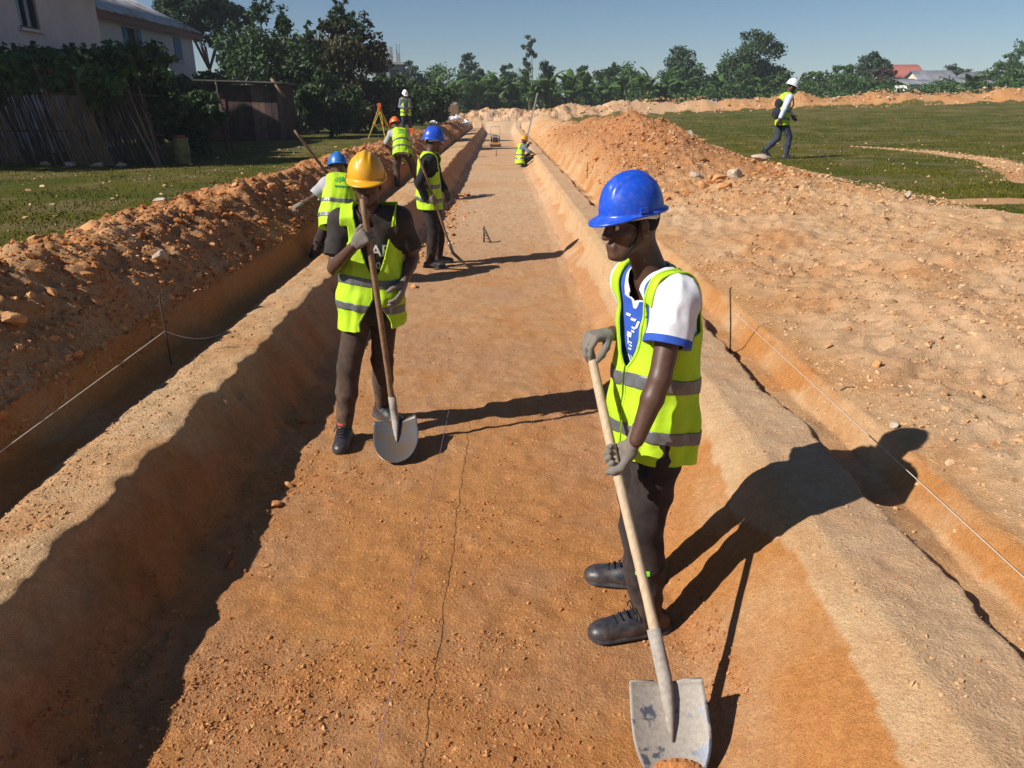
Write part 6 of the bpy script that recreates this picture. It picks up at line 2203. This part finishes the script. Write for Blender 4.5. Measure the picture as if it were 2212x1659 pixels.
def stick_fence():
    r = np.random.default_rng(12)
    a, b = A3(-13.6, 19.6, 0), A3(-7.4, 17.8, 0)
    org = A3(-10.5, 18.7, gz(-10.5, 18.7))
    root = empty('stick_fence', org, 'dark leaning stick fence left of the field overgrown with creeper', 'fence')
    shapes = []
    for k in range(6):
        H = 1.0
        pts = [A3(0, 0, 0)] + [A3(r.normal() * .012, r.normal() * .012, t) for t in (.35, .7, 1.0)]
        mb = MB().tube(pts, [.014, .012, .010, .007], 5)
        for mt in (M_STICK, M_STICKD):
            shapes.append(mesh_data('stick', np.concatenate(mb.V), [np.concatenate(mb.Q), np.concatenate(mb.T)], mt, False))
    n = 290
    for i in range(n):
        t = (i + r.uniform(-.4, .4)) / n
        p = a + (b - a) * np.clip(t, 0, 1)
        p = p + A3(r.normal() * .02, r.normal() * .07, 0)
        pale = (0.30 < t < 0.40) or (0.60 < t < .80) or r.random() < .15
        o = link('stick', shapes[int(r.integers(6)) * 2 + (0 if pale else 1)], root)
        o.location = (p[0] - org[0], p[1] - org[1], gz(p[0], p[1]) - org[2] - .03)
        h = r.uniform(1.7, 2.4) * (1 - .25 * sstep(.85, 1.0, t))
        o.scale = (r.uniform(.8, 1.5), r.uniform(.8, 1.5), h)
        o.rotation_euler = (r.normal() * .03 - .04, -.16 + r.normal() * .05, r.uniform(0, 6))
        o.rotation_mode = 'XYZ'
        # lean to the left in world space
        o.rotation_euler = (r.normal() * .05, -.20 + r.normal() * .06, 0)
    for z in (.7, 1.5):
        MB().tube([a + A3(-.1, .06, gz(a[0], a[1]) + z), (a + b) / 2 + A3(0, .06, org[2] + z + .03), b + A3(0, .06, gz(b[0], b[1]) + z - .05)], .025, 6).build('rail', M_STICKD, root, True, org)
    # creeper over its top
    cr = empty('creeper', (-10.8, 18.9, org[2]), 'large leaved creeper hanging over the stick fence', 'creeper')
    co = A3(-10.8, 18.9, org[2])
    cl = []
    for k in range(70):
        t = r.random() ** .8
        p = a + (b - a) * (t * .90)
        z = org[2] + 2.25 - 1.0 * r.random() ** 1.6 * (1 - .3 * t) - .3 * sstep(.75, .9, t)
        cl.append((A3(p[0] + .1 * r.normal() - .2, p[1] - .12 + .16 * r.normal(), z), A3(.34, .22, .20)))
    leaves('leaves', cl, 3600, .16, M_LEAFM, cr, co, 31, 1.15, .5, .3)
    top = [(A3(p[0], p[1] + .5, org[2] + 2.1 + .2 * r.random()), A3(.7, .7, .35)) for p in [a + (b - a) * q for q in np.linspace(0, .95, 16)]]
    leaves('top_growth', top, 4200, .17, M_LEAFD, cr, co, 32, 1.3, .2, .3)
    MB().tube([A3(-9.6, 19.0, org[2]), A3(-9.9, 19.1, org[2] + 1.2), A3(-10.2, 19.0, org[2] + 2.2)], [.04, .03, .015], 6).build('stem', M_BARK, cr, True, co)
    # a loose pole propped at the right end, flat stones at its foot
    tag(MB().tube([(-7.45, 17.4, gz(-7.45, 17.4)), (-8.15, 17.9, gz(-8, 17.9) + 1.25)], [.022, .014], 7).build('pole', M_STICK, None, True, (-7.45, 17.4, gz(-7.45, 17.4))), 'pale pole propped against the right end of the stick fence', 'pole')
    tag(MB().tube([(-12.2, 24.5, gz(-12.2, 24.5)), (-12.45, 24.6, gz(-12, 24.6) + 3.0)], [.10, .08], 8).build('post', M_STICKD, None, True, (-12.2, 24.5, gz(-12.2, 24.5))), 'weathered post standing before the white house behind the fence', 'post')
    for i, (x, y, hh, lx, lab) in enumerate(((-8.1, 22.6, 1.5, -.25, 'leftmost of the three dark leaning poles beside the shadowed grass'), (-7.75, 22.9, 1.9, -.12, 'middle of the three dark leaning poles beside the shadowed grass'), (-7.4, 22.4, 1.6, -.3, 'rightmost of the three dark leaning poles beside the shadowed grass'))):
        g_ = gz(x, y)
        tag(MB().tube([(x, y, g_ - .1), (x + lx, y + .1, g_ + hh)], [.035, .022], 7).build('pole', M_STICKD, None, True, (x, y, g_)), lab, 'pole')
    g_ = gz(-7.25, 18.35); dc = A3(-7.25, 18.35, g_)
    dr = empty('drum', dc, 'faded yellow drum with red lid standing at the right end of the stick fence', 'drum')
    MB().tube([dc, dc + A3(0, 0, .02), dc + A3(0, 0, .2), dc + A3(0, 0, .22), dc + A3(0, 0, .40), dc + A3(0, 0, .42), dc + A3(0, 0, .56)], [.165, .17, .165, .175, .175, .165, .165], 20).build('body', simple('drum_yellow', (.17, .155, .05), .7, .3, .3, 8), dr, True, dc)
    MB().tube([dc + A3(-.02, 0, .562), dc + A3(-.02, 0, .62)], [.15, .13], 18).build('lid', simple('lid_red', (.22, .035, .025), .6, .3, .3, 8), dr, True, dc)
    for i, (x, y, w, lab) in enumerate(((-9.6, 17.95, .30, 'grey rounded stone at the foot of the stick fence'), (-8.9, 17.75, .42, 'flat tan stone left under the pale fence sticks'), (-8.3, 17.55, .36, 'flat tan stone near the propped pole'), (-10.3, 18.15, .34, 'flat stone at the fence foot furthest left'))):
        W = SH3[i + 4] * A3(w * .42, w * .32, w * .18)
        o = obj('stone', W, ICO3F, M_STONE, None, False); o.location = (x, y, gz(x, y) + .04); tag(o, lab, 'stone')


stick_fence()


# ------------------------------------------------------------------ shed
def shed():
    g = gz(-9.8, 32)
    c = A3(-9.95, 32.2, g)
    root = empty('shed', c, 'dark wooden shed with sloping roof behind the left grass', 'shed')
    pal = [simple('shed_board_a', (0.055, 0.04, 0.035), .9, .15, .3, 4, .4), simple('shed_board_b', (0.075, 0.05, 0.042), .9, .15, .3, 4, .4), simple('shed_board_c', (0.15, 0.10, 0.075), .9, .15, .3, 4, .4)]
    n = 13
    r = np.random.default_rng(3)
    for i in range(n):
        x = -1.55 + 3.1 * (i + .5) / n
        h = 2.05 - .10 * (i / n)
        MB().box(c + A3(x, -1.2, h / 2), (3.1 / n - .012, .03 + .012 * r.random(), h)).build('board', pal[2 if i in (9, 10) else int(r.integers(2))], root, False, c)
        MB().box(c + A3(x, 1.2, h / 2), (3.1 / n - .012, .03, h)).build('board', pal[int(r.integers(2))], root, False, c)
    for sx in (-1.57, 1.57):
        for i in range(9):
            y = -1.2 + 2.4 * (i + .5) / 9
            MB().box(c + A3(sx, y, 1.0), (.03, 2.4 / 9 - .012, 2.0)).build('board', pal[int(r.integers(2))], root, False, c)
    d = MB().box(c + A3(-.75, -1.245, .88), (.72, .03, 1.7)).build('door', simple('shed_door', (0.13, .05, .05), .85, .2, .3, 5), root, False, c)
    MB().box(c + A3(-.48, -1.27, .95), (.03, .03, .12)).build('handle', M_IRON, d, False, c)
    rf = MB()
    M = Matrix.Rotation(radians(2.0), 3, 'Y')
    rf.box(c + A3(0, -.05, 2.13), (3.7, 3.1, .05), np.array(M))
    rf.build('roof', simple('rusty_sheet', (0.10, 0.085, 0.075), .7, .3, .4, 3), root, False, c)
    MB().tube([c + A3(1.5, -1.5, 2.2), c + A3(1.95, -1.6, 1.55)], .05, 6).build('brace', M_STICK, root, True, c)


shed()


# ------------------------------------------------------------------ houses
M_WALLW = N('limewash_wall', 0.9, 0.15)
_n = M_WALLW.noise(.7, 7, .65)
M_WALLW.color(M_WALLW.mix(M_WALLW.ramp(M_WALLW.noise(5, 6, .7), [(.45, 0.0), (.8, .35)]), M_WALLW.ramp(_n, [(.3, (.40, .385, .41)), (.7, (.50, .48, .50))]), (.30, .27, .26)))
M_WALLW.bump(M_WALLW.noise(30, 5), .3, .02); M_WALLW = M_WALLW.m
M_SHUT = simple('shutter_blue', (0.045, 0.13, 0.28), .6, .3, .25, 6, .2)
M_FRAME = simple('window_frame_dark', (0.05, 0.04, 0.045), .6, .3, .3, 6)
M_GLASS = N('window_glass', .12, .6); M_GLASS.color((.015, .02, .03)); M_GLASS = M_GLASS.m
M_TIN = N('corrugated_tin', .5, .4)
M_TIN.b.inputs['Metallic'].default_value = .25
M_TIN.color(M_TIN.mix(M_TIN.ramp(M_TIN.noise(1.4, 6, .7), [(.48, 0.0), (.6, 1.0)]), (.42, .43, .46), (.19, .145, .12))); M_TIN = M_TIN.m


def corrugated(name, p0, ex, ey, nx, pitch, mat, parent, org, amp=.035):
    """sheet spanned by ex (across the ribs) and ey (down the slope)"""
    ex, ey = np.asarray(ex, float), np.asarray(ey, float)
    nn = nrm(np.cross(ex, ey)); nn = nn if nn[2] > 0 else -nn
    k = nx * 4 + 1
    V = []
    for j in range(2):
        for i in range(k):
            V.append(np.asarray(p0, float) + ex * (i / (k - 1)) + ey * j + nn * amp * (0, 1, 0, -1)[i % 4])
    i = np.arange(k - 1)
    o = obj(name, np.array(V), np.stack([i, i + 1, i + k + 1, i + k], 1), mat, parent, True, org)
    md = o.modifiers.new('thickness', 'SOLIDIFY'); md.thickness = .012
    return o


def wall_with_openings(x, y0, y1, z0, z1, th, openings):
    """wall slab in the plane x, running along y, with real window holes; openings: (ya, yb, za, zb)"""
    mb = MB()
    ys = sorted({y0, y1, *[o[0] for o in openings], *[o[1] for o in openings]})
    for a, b in zip(ys[:-1], ys[1:]):
        m = (a + b) / 2
        hol = sorted([(o[2], o[3]) for o in openings if o[0] < m < o[1]])
        z = z0
        for h0, h1 in hol:
            mb.box((x - th / 2, m, (z + h0) / 2), (th, b - a, h0 - z)); z = h1
        mb.box((x - th / 2, m, (z + z1) / 2), (th, b - a, z1 - z))
    return mb


def house(label, x, y0, y1, depth, ze, zr, openings, shut, seed):
    g = gz(x, (y0 + y1) / 2) - .1
    org = A3(x, (y0 + y1) / 2, g)
    root = empty('house', org, label, 'house')
    wall_with_openings(x, y0, y1, g, ze, .35, openings).build('wall', M_WALLW, root, False, org)
    for yy in (y0 + .175, y1 - .175):
        MB().box((x - .35 - (depth - .35) / 2, yy, (g + ze) / 2), (depth - .35 - .004, .35, ze - g)).build('wall', M_WALLW, root, False, org)
        V = np.array([(x - .02, yy - .17, ze), (x - depth, yy - .17, ze), (x - depth / 2, yy - .17, zr - .1), (x - .02, yy + .17, ze), (x - depth, yy + .17, ze), (x - depth / 2, yy + .17, zr - .1)])
        obj('gable', V, [np.array([(0, 1, 2), (5, 4, 3)]), np.array([(0, 3, 4, 1), (1, 4, 5, 2), (2, 5, 3, 0)])], M_WALLW, root, False, org)
    MB().box((x - depth + .175, (y0 + y1) / 2, (g + ze) / 2), (.35, y1 - y0 - .71, ze - g)).build('wall', M_WALLW, root, False, org)
    for (a, b, c0, c1), sh in zip(openings, shut):
        m = (a + b) / 2; zc = (c0 + c1) / 2
        w = MB()
        for (dy, dz, sy, sz) in ((-(b - a) / 2 + .03, 0, .06, c1 - c0), ((b - a) / 2 - .03, 0, .06, c1 - c0), (0, (c1 - c0) / 2 - .03, b - a - .12, .06), (0, -(c1 - c0) / 2 + .03, b - a - .12, .06), (0, 0, .05, c1 - c0 - .12)):
            w.box((x - .10, m + dy, zc + dz), (.07, sy, sz))
        win = w.build('window', M_FRAME, root, False, org)
        MB().box((x - .13, m, zc), (.01, b - a - .1, c1 - c0 - .1)).build('pane', M_GLASS, win, False, org)
        MB().box((x + .04, m, c0 - .05), (.14, b - a + .2, .08)).build('sill', M_WALLW, win, False, org)
        if sh:
            for q, ang in ((a - (b - a) / 4, 0), (b + (b - a) / 4, 0)) if sh == 'open' else ((a + (b - a) / 4, 0), (b - (b - a) / 4, 0)):
                s = MB(); s.box((x + .025, q, zc), (.03, (b - a) / 2 - .02, c1 - c0))
                for k in range(9): s.box((x + .045, q, c0 + (k + .5) * (c1 - c0) / 9), (.02, (b - a) / 2 - .10, .05))
                s.build('shutter', M_SHUT, win, False, org)
    ov = .45
    for sg in (1, -1):
        xe = x + ov if sg > 0 else x - depth - ov
        xm = x - depth / 2
        zl = ze - ov * (zr - ze) / (depth / 2)
        corrugated('roof', (xm, y0 - .4, zr + .05), (0, y1 - y0 + .8, 0), (xe - xm, 0, zl - zr), int((y1 - y0) * 5), .2, M_TIN, root, org)
    MB().box((x + ov - .05, (y0 + y1) / 2, ze - ov * (zr - ze) / (depth / 2) - .16), (.04, y1 - y0 + .7, .24)).build('fascia', simple('fascia_brown', (.16, .08, .07), .8, .2), root, False, org)
    return root


house('white house with blue shutters and rusty tin roof behind the fence', -16.3, 33.5, 44.8, 7.0, 5.95, 7.6, [(37.1, 38.0, 4.35, 5.40), (42.2, 43.1, 4.35, 5.40)], ['open', 'shut'], 1)
house('nearest white house at the left edge with a tall narrow window', -13.0, 16.2, 27.6, 7.0, 5.95, 7.8, [(23.1, 24.1, 4.15, 5.55)], [None], 2)


def block_building(label, x, y, w, d, h, mat, wins, roofmat=None, roof='flat', z=None, name='building', extra=None):
    g = (gz(x, min(y, 88)) if z is None else z) - .2
    org = A3(x, y, g)
    root = empty(name, org, label, 'building')
    MB().box((x, y, g + h / 2), (w, d, h)).build('wall', mat, root, False, org)
    for (wx, wz, ww, wh) in wins:
        f = MB().box((x + wx, y - d / 2 - .02, g + wz), (ww + .16, .06, wh + .16)).build('window', M_FRAME, root, False, org)
        MB().box((x + wx, y - d / 2 - .06, g + wz), (ww, .03, wh)).build('pane', M_GLASS, f, False, org)
    if roof == 'flat':
        MB().box((x, y, g + h + .12), (w + .8, d + .8, .24)).build('roof', roofmat or mat, root, False, org)
    elif roof == 'gable_x':      # ridge along x
        for sg in (1, -1):
            corrugated('roof', (x - w / 2 - .4, y, g + h + d * .28), (w + .8, 0, 0), (0, sg * (d / 2 + .4), -d * .28 - .1), int(w * 4), .2, roofmat, root, org)
        for sx in (-1, 1):
            V = np.array([(x + sx * w / 2, y - d / 2, g + h), (x + sx * w / 2, y + d / 2, g + h), (x + sx * w / 2, y, g + h + d * .27), (x + sx * (w / 2 - .3), y - d / 2, g + h), (x + sx * (w / 2 - .3), y + d / 2, g + h), (x + sx * (w / 2 - .3), y, g + h + d * .27)])
            obj('gable', V, [np.array([(0, 1, 2), (5, 4, 3)]), np.array([(0, 3, 4, 1), (1, 4, 5, 2), (2, 5, 3, 0)])], mat, root, False, org)
    elif roof == 'gable_y':
        for sg in (1, -1):
            corrugated('roof', (x, y - d / 2 - .4, g + h + w * .25), (0, d + .8, 0), (sg * (w / 2 + .4), 0, -w * .25 - .1), int(d * 4), .2, roofmat, root, org)
        V = np.array([(x - w / 2, y - d / 2, g + h), (x + w / 2, y - d / 2, g + h), (x, y - d / 2, g + h + w * .24), (x - w / 2, y - d / 2 + .3, g + h), (x + w / 2, y - d / 2 + .3, g + h), (x, y - d / 2 + .3, g + h + w * .24)])
        obj('gable', V, [np.array([(0, 1, 2), (5, 4, 3)]), np.array([(0, 3, 4, 1), (1, 4, 5, 2), (2, 5, 3, 0)])], mat, root, False, org)
    elif roof == 'shed':
        corrugated('roof', (x - w / 2 - .3, y - d / 2 - .3, g + h + .05), (w + .6, 0, 0), (0, d + .6, d * .22), int(w * 4), .2, roofmat, root, org)
    return root


M_CONC = simple('concrete', (0.26, 0.25, 0.25), .9, .2, .25, 1.2, .3, .02)
M_REDR = simple('tile_red', (0.36, 0.13, 0.10), .8, .2, .15, 4, .2)
M_CREAM = simple('wall_cream', (0.62, 0.56, 0.44), .9, .2, .15, 1.5, .2)
M_WHITEW = simple('wall_white', (0.68, 0.67, 0.65), .9, .2, .12, 1.5, .2)
M_ROOFG = simple('tin_grey', (0.20, 0.21, 0.235), .55, .4, .3, 1.2, .1)
M_BRICK = simple('wall_brick', (0.42, 0.22, 0.12), .9, .2, .2, 2, .3)
block_building('grey concrete building with overhanging roof between the two dark bushes', -15.9, 70, 4.6, 6, 6.4, M_CONC, [(-1.0, 5.0, 1.0, 1.3), (1.2, 5.0, 1.0, 1.3), (-1.0, 2.4, 1.0, 1.3), (1.2, 2.4, 1.0, 1.3)])
_u = block_building('unfinished concrete house with rebar on top behind the tripod', -11.9, 90, 2.9, 4, 5.6, M_CONC, [(-.7, 4.5, .8, 1.0), (.7, 4.5, .8, 1.0)])
_g = gz(-11.9, 88) - .2
for k, (dx, dy) in enumerate(((-1.9, -2), (-.6, -2), (.7, -2), (1.9, -2), (1.2, 1.5), (-1.5, 1.5))):
    MB().box((-11.9 + dx * .65, 90 + dy, _g + 5.84 + .35 + .2 * (k % 3)), (.35, .35, .7 + .4 * (k % 3))).build('column', M_CONC, _u, False, tuple(_u.location))
    for q in (-.1, .1):
        MB().tube([(-11.9 + dx * .65 + q, 90 + dy, _g + 6.4), (-11.9 + dx * .65 + q * 1.6, 90 + dy, _g + 7.3 + .3 * (k % 2))], .025, 5).build('rebar', M_IRON, _u, False, tuple(_u.location))
block_building('far house with red roof behind the maroon bush', 53.6, 112, 5.6, 6, 3.2, M_WHITEW, [(1.4, 1.9, 1.0, 1.1)], M_REDR, 'gable_x')
block_building('low brick shack right of the maroon bush', 47.0, 92, 2.6, 3, 1.9, M_BRICK, [(.5, 1.2, .6, .7)], M_ROOFG, 'shed')
block_building('pale shack with flat tin roof beside the brick shack', 44.6, 89, 1.8, 3, 2.0, M_WHITEW, [(.3, 1.2, .6, .6)], M_ROOFG, 'shed')
block_building('small house with yellow gable among the tin roofs', 52.4, 100, 4.2, 5, 2.3, M_CREAM, [(-1.0, 1.4, .7, .8)], M_ROOFG, 'gable_x')
block_building('long low house with dark tin roof among the tin roofs', 55.4, 96, 4.2, 4, 1.9, M_CREAM, [(-1.4, 1.4, .8, .8), (1.2, 1.4, .8, .8)], M_ROOFG, 'shed')
block_building('cream gabled house left of the loose young tree', 57.8, 99, 4.2, 6, 2.3, M_CREAM, [(-1.2, 1.5, .8, .9), (1.2, 1.5, .8, .9)], M_ROOFG, 'gable_y')
block_building('white house wall at the right edge of the picture', 59.6, 92, 3.6, 5, 3.6, M_WHITEW, [(-.6, 2.5, .8, 1.0)], M_ROOFG, 'flat')

# ------------------------------------------------------------------ thin morning haze: one even volume round the whole scene
_hz = MB().box((0, 760, 6.4), (2100, 1700, 15.2)).build('haze', None)
_hm = bpy.data.materials.new('haze_air')
_hm.use_nodes = True
_hm.node_tree.nodes.clear()
_hv = _hm.node_tree.nodes.new('ShaderNodeVolumePrincipled')
_hv.inputs['Density'].default_value = 0.0006
_hv.inputs['Color'].default_value = (0.80, 0.87, 1.0, 1.0)
_ho = _hm.node_tree.nodes.new('ShaderNodeOutputMaterial')
_hm.node_tree.links.new(_hv.outputs[0], _ho.inputs['Volume'])
_hz.data.materials.clear()
_hz.data.materials.append(_hm)
tag(_hz, kind='stuff')
